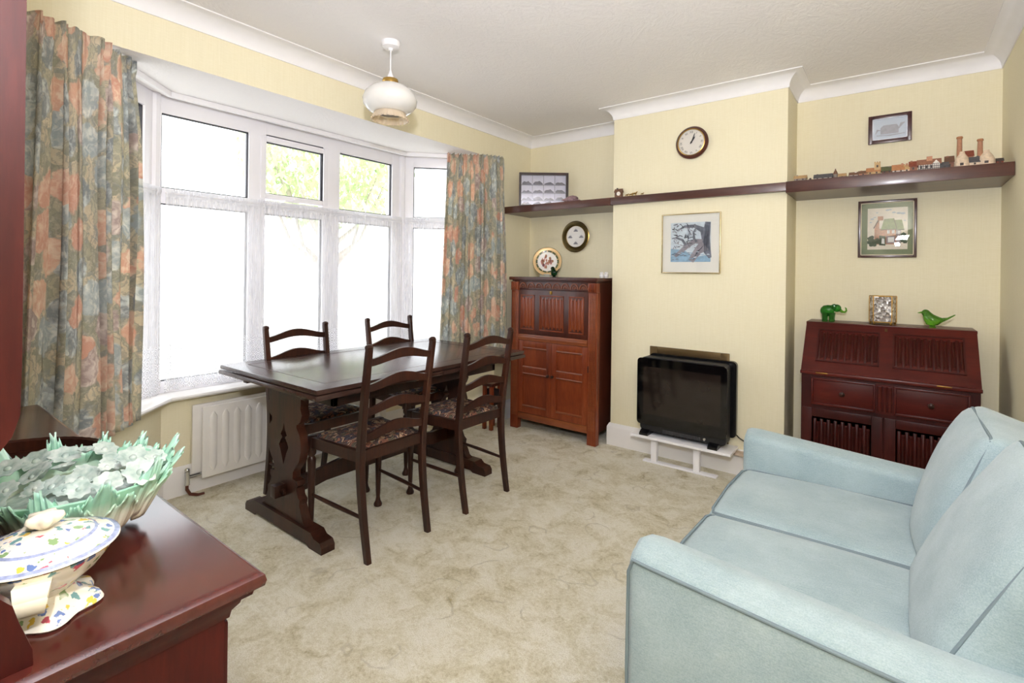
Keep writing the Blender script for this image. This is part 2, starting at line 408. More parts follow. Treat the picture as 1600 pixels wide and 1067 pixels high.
# floor, ceilings, walls
mb = MB(); mb.prism([(XL, YF-.1), (XL, .30), (-3.5, 1.0), (-3.5, 2.85), (XL, 3.5), (XL, YB+.1), (XR+.1, YB+.1), (XR+.1, YF-.1)], lambda a, b: (a, b, -.06), lambda a, b: (a, b, 0))
struct('floor', mb, CARPET, 'mottled beige green carved pile carpet')
mb = MB(); mb.box(XL-.2, XR+.2, YF-.2, YB+.2, ZC, ZC+.1); struct('ceiling', mb, CEIL, 'white brush textured ceiling')
mb = MB(); mb.prism([(XL-.001, .35), (-3.55, .98), (-3.55, 2.87), (XL-.001, 3.5)], lambda a, b: (a, b, ZS), lambda a, b: (a, b, ZS+.12)); struct('ceiling_bay', mb, CEIL, 'white textured soffit of the bay window')
mb = MB()
mb.box(XL-.22, XL, YF-.2, .464, 0, ZC); mb.box(XL-.22, XL, 3.386, YB+.2, 0, ZC); mb.box(XL-.0009, XL, .464, 3.386, ZS, ZC)
mb.box(XL-.22, XL-.0009, .464, 3.386, ZS+.12, ZC)
struct('wall_left', mb, WALLP, 'cream papered window wall with beam over the bay')
mb = MB(); mb.box(XL, XR, YB, YB+.15, 0, ZC); struct('wall_back', mb, WALLP, 'cream papered back wall of the alcoves')
mb = MB(); mb.box(XC1, XC2, YC, YB, 0, ZC, .004); struct('wall_chimney', mb, WALLP, 'cream papered chimney breast')
mb = MB(); mb.box(XR, XR+.15, YF-.2, YB+.15, 0, ZC); struct('wall_right', mb, WALLP, 'cream papered right wall')
mb = MB(); mb.box(XL, XR, YF-.15, YF, 0, ZC); struct('wall_front', mb, WALLP, 'cream papered wall behind the camera')
BW = offs(WP, 0.07)   # inner face of the wall under the sill
mb = MB(); sweep(mb, WP, [(.07, 0), (.07, .556), (-.12, .556), (-.12, 0)]); struct('wall_bay', mb, WALLP, 'cream papered low wall under the bay window')
mb = MB(); sweep(mb, WP, [(-.06, .556), (.125, .556), (.138, .562), (.142, .571), (.138, .580), (.125, .586), (-.06, .586)]); struct('trim_1', mb, GLOSSW, 'white painted window sill with rounded nosing')

# coving (quarter hollow), one run per wall
c = .0865
def cove_prof():
    P = [(0, ZC), (c, ZC), (c, ZC-.006)]
    for i in range(9):
        a = pi/2*i/8
        P.append((c*1.0-(c-.006)*sin(a)*1.0-.0, ZC-.006-(c-.012)*(1-cos(a))))
    P += [(.006, ZC-c), (0, ZC-c)]
    return P
mb = MB(); sweep(mb, [(XL, YF), (XL, YB), (XC1, YB), (XC1, YC), (XC2, YC), (XC2, YB), (XR, YB), (XR, YF)], cove_prof()); struct('trim_2', mb, COVE, 'white hollow plaster coving around the ceiling', ang=30)
# baseboards
def base_prof(h=.165, t=.02): return [(0, 0), (t, 0), (t, h-.03), (t-.004, h-.018), (t-.010, h-.008), (t-.013, h), (0, h)]
def baseboard(name, path, label):
    mb = MB(); sweep(mb, path, base_prof()); struct(name, mb, GLOSSW, label)
baseboard('baseboard_bay', [(XL, BW[0][1]+(XL-BW[0][0]) * -1)] + BW[1:3] + [(XL, BW[3][1]-(BW[3][0]-XL)*-1)], 'white skirting under the bay window')
baseboard('baseboard_left', [(XL, 3.40), (XL, YB)], 'white skirting left of the oak cupboard')
baseboard('baseboard_back', [(XL+.02, YB), (XC1, YB), (XC1, YC), (XC2, YC), (XC2, YB), (XR, YB)], 'white skirting around the chimney breast')
baseboard('baseboard_right', [(XR, YB-.02), (XR, YF)], 'white skirting along the right wall')

# ------------------------------------------------------------------ bay windows
def window(idx, A, B, openings, vent=None, label=''):
    A = Vector((A[0], A[1], 0)); B = Vector((B[0], B[1], 0)); L = (B-A).length; t = (B-A).normalized(); nin = Vector((t.y, -t.x, 0))
    T = Matrix(((t.x, nin.x, 0, A.x), (t.y, nin.y, 0, A.y), (0, 0, 1, 0), (0, 0, 0, 1)))   # u along, v inward
    z0, z1, zt0, zt1 = .586, ZS, 1.690, 1.764
    root = struct('window_%d' % idx, frame_mb(T, L, openings, z0, z1, zt0, zt1), UPVC, label)
    k = 0
    for (u0, u1, ztop) in openings:
        for (a, b) in ((.655, 1.675), (zt1, ztop)):
            sash = vent == k and b == ztop
            if sash: u0b, u1b, ab, bb = u0+.0, u1-.0, a+.045, b-.03
            else: u0b, u1b, ab, bb = u0, u1, a, b
            m = MB(); m.box(u0b-.004, u1b+.004, -.032, -.026, ab-.004, bb+.004, M=T); struct('pane', m, GLASS, parent=root)
            g = MB(); w = .006
            for q in ((u0b, u0b+w, ab, bb), (u1b-w, u1b, ab, bb), (u0b, u1b, ab, ab+w), (u0b, u1b, bb-w, bb)):
                g.box(q[0], q[1], -.026, -.006, q[2], q[3], M=T)
            struct('gasket', g, GASKET, parent=root)
            if sash:
                m = MB(); e = .034
                for q in ((u0b-e, u0b, ab-e, bb+e), (u1b, u1b+e, ab-e, bb+e), (u0b, u1b, ab-e, ab), (u0b, u1b, bb, bb+e)):
                    m.box(q[0], q[1], -.03, .014, q[2], q[3], .003, M=T)
                s_ = struct('vent_sash', m, UPVC, parent=root)
                m = MB(); um = (u0+u1)/2
                m.box(um-.02, um+.02, .012, .030, ab-e-.004, ab-e+.024, .003, M=T); m.box(um-.09, um+.01, .026, .038, ab-e-.010, ab-e+.004, .003, M=T)
                h = struct('handle', m, WHITEP, parent=s_)
        k += 1
    return root
def frame_mb(T, L, ops, z0, z1, zt0, zt1):
    m = MB(); d0, d1 = -.05, .006
    m.box(-.0, L, d0, d1, z0, .655, .003, M=T); m.box(0, L, d0, d1, 2.19, z1, .003, M=T); m.box(0, L, d0, d1, 1.675, zt1, .003, M=T)
    us = [0]+[q for o in ops for q in (o[0], o[1])]+[L]
    for i in range(0, len(us), 2): m.box(us[i], us[i+1], d0, d1+.001, z0, z1, .003, M=T)
    for (a, b, zt) in ops:
        if zt < 2.19: m.box(a, b, d0, d1, zt, 2.2, M=T)
    return m
window(1, (-3.34, 1.03), (-3.34, 2.82), [(.035, .522, 2.19), (.632, 1.052, 2.185), (1.19, 1.685, 2.19)], 1, 'white plastic centre window of the bay with small top vent')
window(2, (XL, .464), (-3.34, 1.03), [(.10, .70, 2.19)], None, 'white plastic left angled window of the bay')
window(3, (-3.34, 2.82), (XL, 3.386), [(.10, .70, 2.19)], None, 'white plastic right angled window of the bay')
mb = MB()   # corner posts of the bay
for p in WP[1:3]: mb.tube([(p[0]+.004, p[1], .586), (p[0]+.004, p[1], ZS)], .03, 8)
struct('trim_4', mb, UPVC, 'white plastic corner posts joining the bay windows')
mb = MB(); sweep(mb, [Vector(p).lerp(Vector(q), f_) for p, q, f_ in zip(offs(WP, .10), [offs(WP, .10)[1], (0, 0), (0, 0), offs(WP, .10)[2]], (.45, 0, 0, .45))], [(-.012, ZS-.03), (.012, ZS-.03), (.012, ZS-.001), (-.012, ZS-.001)]); tr_ = struct('trim_3', mb, WHITEP, 'white curtain track along the bay head')

# ------------------------------------------------------------------ outside
k = N('paving'); n1 = k.noise(k.co(), 2, 4); PAVE = k.fin(k.ramp(n1.outputs[0], [(.3, lin((176, 172, 164))), (.7, lin((205, 202, 196)))]), .9)
k = N('lawn'); n1 = k.noise(k.co(), 20, 4); LAWN = k.fin(k.ramp(n1.outputs[0], [(.3, lin((110, 130, 70))), (.7, lin((150, 165, 100)))]), .95)
mb = MB(); mb.box(-16, -3.6, -6, 12, -.35, -.3); o = obj('ground_outside', mb, PAVE); o['kind'] = 'structure'; o['label'] = 'pale paving outside the bay window'
k = N('leaf_green'); oi = k.noise(k.co(), 3, 2); col = k.ramp(oi.outputs[0], [(.3, lin((182, 200, 150))), (.7, lin((226, 234, 196)))])
bs = k.t.nodes.new('ShaderNodeBsdfTranslucent'); k.t.links.new(col, bs.inputs[0]); mx = k.t.nodes.new('ShaderNodeMixShader'); mx.inputs[0].default_value = .4
k.fin(col, .6); k.t.links.new(k.b.outputs[0], mx.inputs[1]); k.t.links.new(bs.outputs[0], mx.inputs[2]); k.t.links.new(mx.outputs[0], k.out.inputs[0]); LEAFM = k.m
BARK = plain('bark', (176, 166, 156), .9, var=.2)
def tree(x, y, h, cz, R, n, label, seed):
    rnd = random.Random(seed); t = thing('garden_tree', label, 'tree', (x, y, -.3))
    m = MB(); m.tube([(x, y, -.3), (x+.05, y, h*.4), (x, y+.1, h*.75)], [.16, .12, .07], 8)
    for i in range(9):
        a = rnd.uniform(0, 6.28); z = h*rnd.uniform(.35, .6); rr_ = R*rnd.uniform(.6, .9)
        m.tube([(x, y, z), (x+cos(a)*rr_*.5, y+sin(a)*rr_*.5, z+.5), (x+cos(a)*rr_, y+sin(a)*rr_, cz+rnd.uniform(-.6, .6)*R*.6)], [.06, .04, .012], 5)
    obj('trunk', m, BARK, t)
    m = MB()
    for i in range(n):
        while True:
            p = Vector((rnd.uniform(-1, 1), rnd.uniform(-1, 1), rnd.uniform(-1, 1)))
            if .25 < p.length < 1 and sin(p.x*7+seed)*cos(p.y*6)*sin(p.z*6+1) > -.12: break
        p = Vector((x, y, cz))+Vector((p.x*R, p.y*R, p.z*R*.8)); q = Matrix.Rotation(rnd.uniform(0, 6.28), 3, 'Z') @ Matrix.Rotation(rnd.uniform(0, 3), 3, 'X'); l = rnd.uniform(.06, .11)
        m.face([m.bm.verts.new(p+q @ Vector(c_)) for c_ in ((0, -l, 0), (l*.5, 0, .01), (0, l, 0), (-l*.5, 0, .01))])
    obj('foliage', m, LEAFM, t, kind='stuff', recalc=False)
tree(-9.2, 5.9, 3.6, 3.5, 1.7, 5200, 'pale green garden tree seen through the top window panes', 3)

# ------------------------------------------------------------------ radiator under the sill
rt = thing('radiator', 'white panel radiator with vertical flutes under the window sill', 'radiator', (-3.21, 1.75, .09))
def rad_panel(xb, xf, y0, y1, z0, z1, flutes):
    m = MB(); m.box(xb, xf, y0, y1, z0, z1, .006)
    if flutes:
        n = int((y1-y0-.05)/.066)
        for i in range(n):
            yc_ = y0+.058+i*.066
            prof = []
            for j in range(13):
                zz = z0+.035+(z1-z0-.07)*j/12; w = .021*min(1, 2.2*sin(pi*j/12)**.5 if 0 < j < 12 else .25)
                ring = [Vector((xf-.002, yc_-w, zz))]+[Vector((xf-.001+.011*cos(a), yc_+w*sin(a), zz)) for a in (-1.2, -.7, 0, .7, 1.2)]+[Vector((xf-.002, yc_+w, zz))]
                prof.append(ring)
            m.loft(prof)
    return m
obj('back_panel', rad_panel(-3.232, -3.216, 1.20, 2.55, .10, .515, False), RADM, rt)
obj('front_panel', rad_panel(-3.182, -3.168, 1.235, 2.55, .095, .505, True), RADM, rt)
m = MB(); m.box(-3.217, -3.181, 1.26, 2.53, .12, .49); obj('fins', m, plain('radiator_fins', (190, 186, 180), .5), rt)
m = MB(); m.tube([(-3.19, 1.16, .12), (-3.19, 1.25, .12)], .011, 10); m.tube([(-3.19, 1.165, .075), (-3.19, 1.165, .15)], [.014, .014], 10); m.ball((-3.19, 1.165, .158), .014)
v_ = obj('valve', m, STEEL, rt)
m = MB(); m.tube([(-3.19, 1.165, .08), (-3.19, 1.165, .05), (-3.185, 1.18, .02), (-3.18, 1.22, .004), (-3.18, 1.25, 0.001)], .009, 8); obj('pipe', m, COPPER, v_)

# ------------------------------------------------------------------ curtains
def arc_path(pts, n):
    P = [Vector((p[0], p[1], 0)) for p in pts]; L = [0]
    for a, b in zip(P, P[1:]): L.append(L[-1]+(b-a).length)
    out = []
    for i in range(n+1):
        s = L[-1]*i/n
        for j in range(len(P)-1):
            if s <= L[j+1]+1e-9:
                f = (s-L[j])/(L[j+1]-L[j]); q = P[j].lerp(P[j+1], f); t = (P[j+1]-P[j]).normalized(); break
        out.append((q, t))
    for _ in range(3):
        ts = [o[1] for o in out]
        out = [(o[0], (ts[max(0, i-2)]+ts[i]*2+ts[min(n, i+2)]).normalized()) for i, o in enumerate(out)]
    return out, L[-1]
def drape(path, z0, z1, folds, amp, nu, nv, fullness, seed, flare=.12, head=.07):
    pts, L = arc_path(path, nu); rnd = random.Random(seed)
    ph = [0]; 
    for i in range(nu): ph.append(ph[-1]+(2*pi*folds/nu)*(1+.45*sin(i*.11+seed)+.3*sin(i*.37+seed*3)))
    am = [amp*(.75+.3*sin(i*.21+seed*2)+.2*sin(i*.063+seed)) for i in range(nu+1)]
    def fn(u, w):
        i = min(nu, int(round(u*nu))); q, t = pts[i]; nn = Vector((t.y, -t.x, 0)); zz = z0+(z1-z0)*w
        hgt = (z1-zz)
        grow = min(1.0, .35+.65*hgt/.35) if hgt > head else (.42+.25*abs(sin(ph[i]*1.5)))
        a = am[i]*grow*(1+.25*hgt/(z1-z0))
        o = nn*(a*sin(ph[i]+.25*sin(zz*2.2+seed))+.3*a*sin(2.3*ph[i]+zz*1.3)) + t*(.35*a*sin(2*ph[i]))
        fl = t*((u-.5)*flare*hgt/(z1-z0))
        wav = nn*(.01*sin(zz*3+u*9+seed))
        r = q+o+fl+wav; return Vector((r.x, r.y, zz+(.006*sin(ph[i]*2) if w > .99 else 0)+(.01*sin(ph[i]) if w < .01 else 0)))
    uvf = lambda u, w: (u*L*fullness*2.1+seed*.37, z0+(z1-z0)*w)
    m = MB(); m.grid(fn, nu, nv, uvf); return m
for path, seed, lab in (([(-2.655, .36), (-2.665, .50), (-2.70, .60), (-2.905, .805)], 1, 'long floral curtain hanging at the left of the bay beside the dresser'),
                        ([(-2.965, 2.983), (-2.70, 3.248), (-2.668, 3.33), (-2.66, 3.385)], 2, 'long floral curtain hanging at the right of the bay beside the oak cupboard')):
    m = drape(path, .55, 2.285, 8 if seed == 1 else 11, .036 if seed == 1 else .028, 200, 48, 1.8, seed, .10 if seed == 1 else .10)
    if seed == 1: pass
    o = obj('floral_curtain', m, FLORAL, ang=80, recalc=False); sf = o.modifiers.new('thick', 'SOLIDIFY'); sf.thickness = .003
    base_origin(o, (path[1][0], path[1][1], .55)); tag(o, lab, 'curtain', 'floral curtains')
NP = offs(WP, .06)
for i, lab in ((0, 'sheer white net curtain with lace hem on the left angled pane'), (1, 'wide sheer white net curtain with lace hem behind the dining table'), (2, 'sheer white net curtain with lace hem on the right angled pane')):
    a, b = Vector(NP[i]+(0,)), Vector(NP[i+1]+(0,)); e = (b-a).normalized(); a += e*(.10 if i == 0 else .015); b -= e*(.10 if i == 2 else .015)
    L = (b-a).length; nu = int(L*150); t = (b-a).normalized(); nn = Vector((t.y, -t.x, 0)); zt, zb = 1.755, .605
    def fn(u, w, a=a, b=b, nn=nn, L=L, i=i, zt=zt, zb=zb):
        s = u*L; z = zb+(zt-zb)*w
        if w > .955: d = .006*sin(s*2*pi/.013)+.004*sin(s*61)
        else:
            g = min(1, (zt-z)/.5); d = g*(.012*sin(s*23+1.3*sin(s*5+i))+.009*sin(s*47+z))+.003*sin(s*170)*(1-g)
        return a.lerp(b, u)+nn*d+Vector((0, 0, z+(.012*abs(sin(s*40)) if w < .01 else 0)))
    m = MB(); m.grid(fn, nu, 44, lambda u, w, L=L: (u*L*1.3, w))
    rw = thing('net_curtain', lab, 'net curtain', (a+b)/2+Vector((0, 0, zb)), 'net curtains')
    obj('sheer_panel', m, NET, rw, ang=80, recalc=False)
    m = MB(); m.tube([a+Vector((0, 0, 1.73)), b+Vector((0, 0, 1.73))], .003, 6); obj('curtain_wire', m, WHITEP, rw)

# ------------------------------------------------------------------ wall shelves
def shelf(x0, x1, y0, y1, label, z0=1.828, z1=1.885):
    t = thing('wall_shelf', label, 'shelf', ((x0+x1)/2, y1, z0), 'wall shelves')
    m = MB(); m.box(x0, x1, y0+.018, y1, z0, z1-.0); obj('board', m, SHELFW, t)
    m = MB(); m.box(x0, x1, y0, y0+.0185, z0-.001, z1+.001, .003); obj('front_edge', m, SHELFW, t)
shelf(XL+.002, XC1-.001, 3.50, YB-.001, 'dark wood shelf in the left alcove above the oak cupboard')
shelf(XC1, XC2, 3.50, YC-.001, 'shallow dark wood shelf strip across the chimney breast', 1.832)
shelf(XC2+.001, XR-.002, 3.485, YB-.001, 'deep dark wood shelf in the right alcove carrying miniature houses', 1.818)

# ------------------------------------------------------------------ dining table
tb = thing('dining_table', 'dark oak refectory dining table with two layered draw leaf top', 'table', (-2.44, 1.965, 0))
TX0, TX1, TY0, TY1, TZ = -2.908, -1.975, 1.215, 2.735, .785
m = MB(); m.box(TX0, TX1, TY0, TY1, TZ-.022, TZ, .005); top = obj('table_top', m, TABLEW, tb)
m = MB(); e = .10
for q in ((TX0+e, TX1-e, TY0+e, TY0+e+.004), (TX0+e, TX1-e, TY1-e-.004, TY1-e), (TX0+e, TX0+e+.004, TY0+e, TY1-e), (TX1-e-.004, TX1-e, TY0+e, TY1-e)):
    m.box(q[0], q[1], q[2], q[3], TZ-.001, TZ+.0006)
obj('border_line', m, DARKW, top)
for y0, y1 in ((TY0-.006, 1.97), (1.974, TY1+.006)):
    m = MB(); m.box(TX0-.006, TX1+.006, y0, y1, TZ-.048, TZ-.025, .006); obj('draw_leaf', m, TABLEW, tb)
m = MB(); ax0, ax1, ay0, ay1 = -2.80, -2.085, 1.37, 2.56
m.box(ax0, ax1, ay0, ay0+.024, .665, .737, .002); m.box(ax0, ax1, ay1-.024, ay1, .665, .737, .002); m.box(ax0, ax0+.024, ay0, ay1, .665, .737, .002); m.box(ax1-.024, ax1, ay0, ay1, .665, .737, .002)
obj('apron', m, DARKW, tb)
m = MB()
for xx in (-2.72, -2.16):
    m.box(xx-.02, xx+.02, 1.26, 2.69, .705, .737, .003)
obj('leaf_runner', m, DARKW, tb)
half = [(.155, .737), (.155, .655), (.15, .63), (.165, .60), (.15, .565), (.118, .545), (.118, .53), (.145, .50), (.158, .46), (.158, .42), (.142, .37), (.112, .335), (.09, .31), (.088, .275), (.128, .272), (.132, .25), (.118, .235), (.135, .20), (.155, .185), (.15, .16), (.17, .12), (.185, .09), (.21, .075), (.24, .06)]
hole = [(0, .535), (.012, .50), (.03, .475), (.012, .462), (.028, .445), (.045, .42), (.028, .39), (.016, .365), (0, .325)]
for ty, nm in ((1.345, 'trestle'), (2.495, 'trestle')):
    out = [(x-2.44, z) for x, z in half]+[(-x-2.44, z) for x, z in reversed(half)]
    hl = [(x-2.44, z) for x, z in hole]+[(-x-2.44, z) for x, z in reversed(hole[1:-1])]
    m = MB(); m.prism(out, lambda a, b: (a, ty-.021, b), lambda a, b: (a, ty+.021, b), [hl]); tr_ = obj('trestle', m, DARKW, tb)
    m = MB(); foot = [(-.365, 0), (-.365, .03), (-.35, .05), (-.30, .055), (-.275, .075), (.275, .075), (.30, .055), (.35, .05), (.365, .03), (.365, 0), (.26, 0), (.24, .012), (-.24, .012), (-.26, 0)]
    m.prism([(x-2.44, z) for x, z in foot], lambda a, b: (a, ty-.035, b), lambda a, b: (a, ty+.035, b)); obj('foot', m, DARKW, tb)
    s_ = -1 if ty < 2 else 1
    m = MB(); m.box(-2.463, -2.417, ty+s_*.018, ty+s_*.075, .175, .235, .004); pg = obj('tenon', m, DARKW, tr_)
    m = MB(); m.box(-2.49, -2.39, ty+s_*.030, ty+s_*.048, .193, .215, .004); obj('wedge', m, DARKW, tr_)
m = MB(); st = [(-.015, .25), (0, .26), (.0, .16)]
m.prism([(1.36, .165), (1.50, .165), (1.56, .175), (2.28, .175), (2.34, .165), (2.48, .165), (2.48, .245), (2.34, .245), (2.2, .265), (1.92, .275), (1.64, .265), (1.5, .245), (1.36, .245)], lambda a, b: (-2.452, a, b), lambda a, b: (-2.428, a, b)); obj('stretcher', m, DARKW, tb)

# ------------------------------------------------------------------ dining chairs (local: +x is the front)
def make_chair(label):
    t = thing('dining_chair', label, 'chair', (0, 0, 0), 'dining chairs')
    def post_xy(z, sd):
        # rake of the back post
        if z < .46: f = z/.46; x = -.215+.055*sin(f*pi/2); y = .180+.006*f
        else: f = (z-.46)/.51; x = -.160-.065*f**1.2; y = .186+.006*f
        return x, sd*y
    for sd in (-1, 1):
        m = MB(); rings = []
        for i in range(17):
            z = .955*i/16; x, y = post_xy(z, sd); hx = .019-.004*abs(z-.46)/.5; hy = .016-.003*abs(z-.5)/.5
            b = .004
            rings.append([(x-hx+b, y-hy, z), (x+hx-b, y-hy, z), (x+hx, y-hy+b, z), (x+hx, y+hy-b, z), (x+hx-b, y+hy, z), (x-hx+b, y+hy, z), (x-hx, y+hy-b, z), (x-hx, y-hy+b, z)])
        m.loft(rings); p = obj('rear_leg', m, DARKW, t, local=True)
        x, y = post_xy(.955, sd); m = MB(); M = Matrix.Translation((x+.002, y, .962)) @ Matrix.Rotation(pi/2, 4, 'X')
        m.lathe([(0, -.015), (.012, -.014), (.015, -.006), (.015, .006), (.012, .014), (0, .015)], 12, M); m.box(x-.010, x+.010, y-.012, y+.012, .945, .958)
        obj('finial', m, DARKW, p, local=True)
    for zc_, hh in ((.905, .040), (.788, .042), (.675, .042), (.555, .044)):
        m = MB(); rings = []
        for i in range(21):
            s = -1+2*i/20; x, y = post_xy(zc_, 1); yy = s*(y-.008)
            lift = .030*(.5+.5*cos(pi*s))**.8; h = hh*(.80+.30*(.5+.5*cos(pi*s))); cx_ = x-.012*cos(s*pi/2)
            zz = zc_+lift-.012
            rings.append([(cx_-.007, yy, zz-h/2), (cx_+.007, yy, zz-h/2), (cx_+.007, yy, zz+h/2), (cx_-.007, yy, zz+h/2)])
        m.loft(rings); obj('ladder_rail', m, DARKW, t, local=True)
    # seat frame rails
    m = MB(); F, Bk, wf, wb, z0, z1, th = .225, -.165, .220, .190, .435, .487, .022
    O = [(Bk, -wb), (F, -wf), (F, wf), (Bk, wb)]; I = [(Bk+th, -wb+th), (F-th, -wf+th), (F-th, wf-th), (Bk+th, wb-th)]
    m.prism(O, lambda a, b: (a, b, z0), lambda a, b: (a, b, z1), [I]); bmesh.ops.recalc_face_normals(m.bm, faces=m.bm.faces); obj('seat_frame', m, DARKW, t, local=True)
    m = MB(); n = 14
    def top(u, w):
        x = Bk+.012+(F-Bk-.022)*u; wd = (wb-.012)+(wf-wb)*u; y = (2*w-1)*wd
        e = min(1, (1-abs(2*u-1)**6)*(1-abs(2*w-1)**6)*1.0)
        return Vector((x, y, z1-.012+.034*e**.35*(.8+.2*(1-(2*u-1)**2)*(1-(2*w-1)**2))))
    m.grid(top, n, n); m.box(Bk+.024, F-.024, -wb+.02, wb-.02, .45, .48)
    obj('seat', m, TAPES, t, ang=60, local=True)
    for sd in (-1, 1):
        m = MB(); M = Matrix.Translation((F-.018, sd*(wf-.018), 0))
        m.box(F-.038, F+.002, sd*(wf-.018)-.020, sd*(wf-.018)+.020, .42, .49, .005)
        m.lathe([(.021, 0), (.023, .006), (.022, .014), (.014, .03), (.0105, .05), (.0125, .08), (.016, .2), (.0195, .34), (.020, .375), (.013, .388), (.021, .40), (.0215, .415), (.016, .43)], 14, M)
        obj('front_leg', m, DARKW, t, local=True)
        m = MB(); xr, yr = post_xy(.19, sd); m.tube([(xr, yr, .19), ((xr+F)/2, sd*.195, .196), (F-.018, sd*(wf-.018), .20)], [.008, .0105, .008], 8); obj('stretcher', m, DARKW, t, local=True)
    return t
ch = make_chair('ladder back chair nearest the camera, its back posts in front of the table')
ch.location = (-2.075, 1.585, 0); ch.rotation_euler = (0, 0, pi)
dup(ch, (-2.055, 2.205, 0), pi, 'ladder back chair on the room side of the table, next to the oak cupboard')
dup(ch, (-2.69, 1.655, 0), 0, 'ladder back chair between table and window, in front of the radiator')
dup(ch, (-2.70, 2.37, 0), 0, 'ladder back chair between table and window, near the right curtain')

# ------------------------------------------------------------------ oak cupboard
def linen(m, x0, x1, z0, z1, P, n, depth=.008, ends=True):
    """linenfold: vertical ribs with shaped ends; P maps (x, out, z) to 3D"""
    w = (x1-x0)/n
    for i in range(n):
        a = x0+i*w; hgt = .35+.65*abs(sin(i*2.1+.6)); e = (z1-z0)*.05
        lo, hi = z0+e*(1.4 if i % 2 else .4), z1-e*(1.4 if i % 2 else .4)
        rings = []
        for z in (lo, lo+.008, hi-.008, hi):
            d = depth*(.6+.4*(i % 2)) if z in (lo+.008, hi-.008) else .001
            rings.append([P(a, 0, z), P(a+.22*w, d*.8, z), P(a+.5*w, d*1.1, z), P(a+.78*w, d*.8, z), P(a+w, 0, z)])
        m.loft(rings)
CX0, CX1, CY0, CY1 = -2.600, -1.790, 3.40, 3.86
cu = thing('oak_cupboard', 'tall warm oak drop front cupboard with carved panels in the left alcove', 'cupboard', ((CX0+CX1)/2, 3.63, 0))
m = MB(); m.box(CX0+.012, CX1-.012, CY0+.022, CY1, .085, 1.235, .002); obj('carcass', m, CUPDK, cu)  # shade on the cupboard's side is put into the colour by darker oak
m = MB(); 
for q in ((.022, 1.228, 1.238), (.008, 1.236, 1.247), (-.012, 1.246, 1.272)): m.box(CX0+q[0], CX1-q[0]-.0, CY0+q[0]-.006, CY1+.006, q[1], q[2], .004)
obj('cornice', m, CUPDK, cu)
for x0, x1 in ((CX0, CX0+.075), (CX1-.075, CX1)):
    m = MB(); m.box(x0, x1, CY0+.006, CY0+.06, 0, 1.16, .003); lg = obj('leg', m, CUPW, cu)
    m = MB(); 
    for i in range(4):
        xx = x0+.0165+i*.014; m.tube([(xx, CY0+.006, .11), (xx, CY0+.006, 1.14)], .0045, 6)
    obj('fluting', m, CUPWX, lg)
    m = MB(); m.box(x0, x1, CY0-.004, CY0+.05, 1.16, 1.232, .004)
    for i in range(4): m.tube([(x0+.0165+i*.014, CY0-.004, 1.17), (x0+.0165+i*.014, CY0-.012, 1.19), (x0+.0165+i*.014, CY0-.004, 1.224)], .006, 6)
    obj('corbel', m, CUPW, cu)
    m = MB(); m.box(x0, x1, CY1-.05, CY1, 0, .1, .003); obj('back_leg', m, CUPDK, cu)
fx0, fx1 = CX0+.077, CX1-.077
m = MB(); m.box(fx0, fx1, CY0+.010, CY0+.03, 1.168, 1.232, .002); fz = obj('frieze', m, CUPDK, cu)
m = MB(); n = 8; w = (fx1-fx0)/n
for i in range(n):
    cx_ = fx0+w*(i+.5); M = Matrix.Translation((cx_, CY0+.010, 1.188)) @ Matrix.Rotation(pi/2, 4, 'X')
    m.tube([(cx_+.033*cos(a), CY0+.007, 1.180+.042*sin(a)) for a in [pi*j/10 for j in range(11)]], .0055, 6)
    m.tube([(cx_+.016*cos(a), CY0+.008, 1.184+.018*sin(a)) for a in [pi*j/8 for j in range(9)]], .004, 6)
    m.ball((cx_, CY0+.009, 1.188), (.007, .005, .007), 8, 6)
obj('lunette', m, CUPWX, fz)
m = MB(); m.box(fx0, fx1, CY0+.004, CY0+.03, .80, 1.165, .003); ff = obj('fall_front', m, CUPDK, cu)
for x0, x1 in ((-2.492, -2.372), (-2.302, -2.092), (-2.024, -1.91)):
    m = MB()
    f_ = .010
    for q in ((x0-f_, x1+f_, 1.115, 1.125), (x0-f_, x1+f_, .835, .845), (x0-f_, x0, .835, 1.125), (x1, x1+f_, .835, 1.125)): m.box(q[0], q[1], CY0-.001, CY0+.006, q[2], q[3], .002)
    linen(m, x0, x1, .848, 1.112, lambda a, d, z: (a, CY0+.004-d, z), 7 if x1-x0 < .15 else 12, .009); obj('linenfold_panel', m, CUPW, ff)
m = MB(); m.box(-2.213, -2.191, CY0-.002, CY0+.005, 1.134, 1.160, .004); m.tube([(-2.202, CY0-.006, 1.146), (-2.202, CY0, 1.146)], .005, 8); obj('escutcheon', m, BRASS, ff, label='brass key plate')
m = MB(); m.box(fx0, fx1, CY0+.002, CY0+.03, .745, .798, .004); m.box(fx0, fx1, CY0-.004, CY0+.01, .762, .78, .004); obj('mid_rail', m, CUPWX, cu)
m = MB(); m.box(fx0, fx1, CY0+.008, CY0+.03, .085, .14, .003); obj('bottom_rail', m, CUPWX, cu)
xm = (fx0+fx1)/2
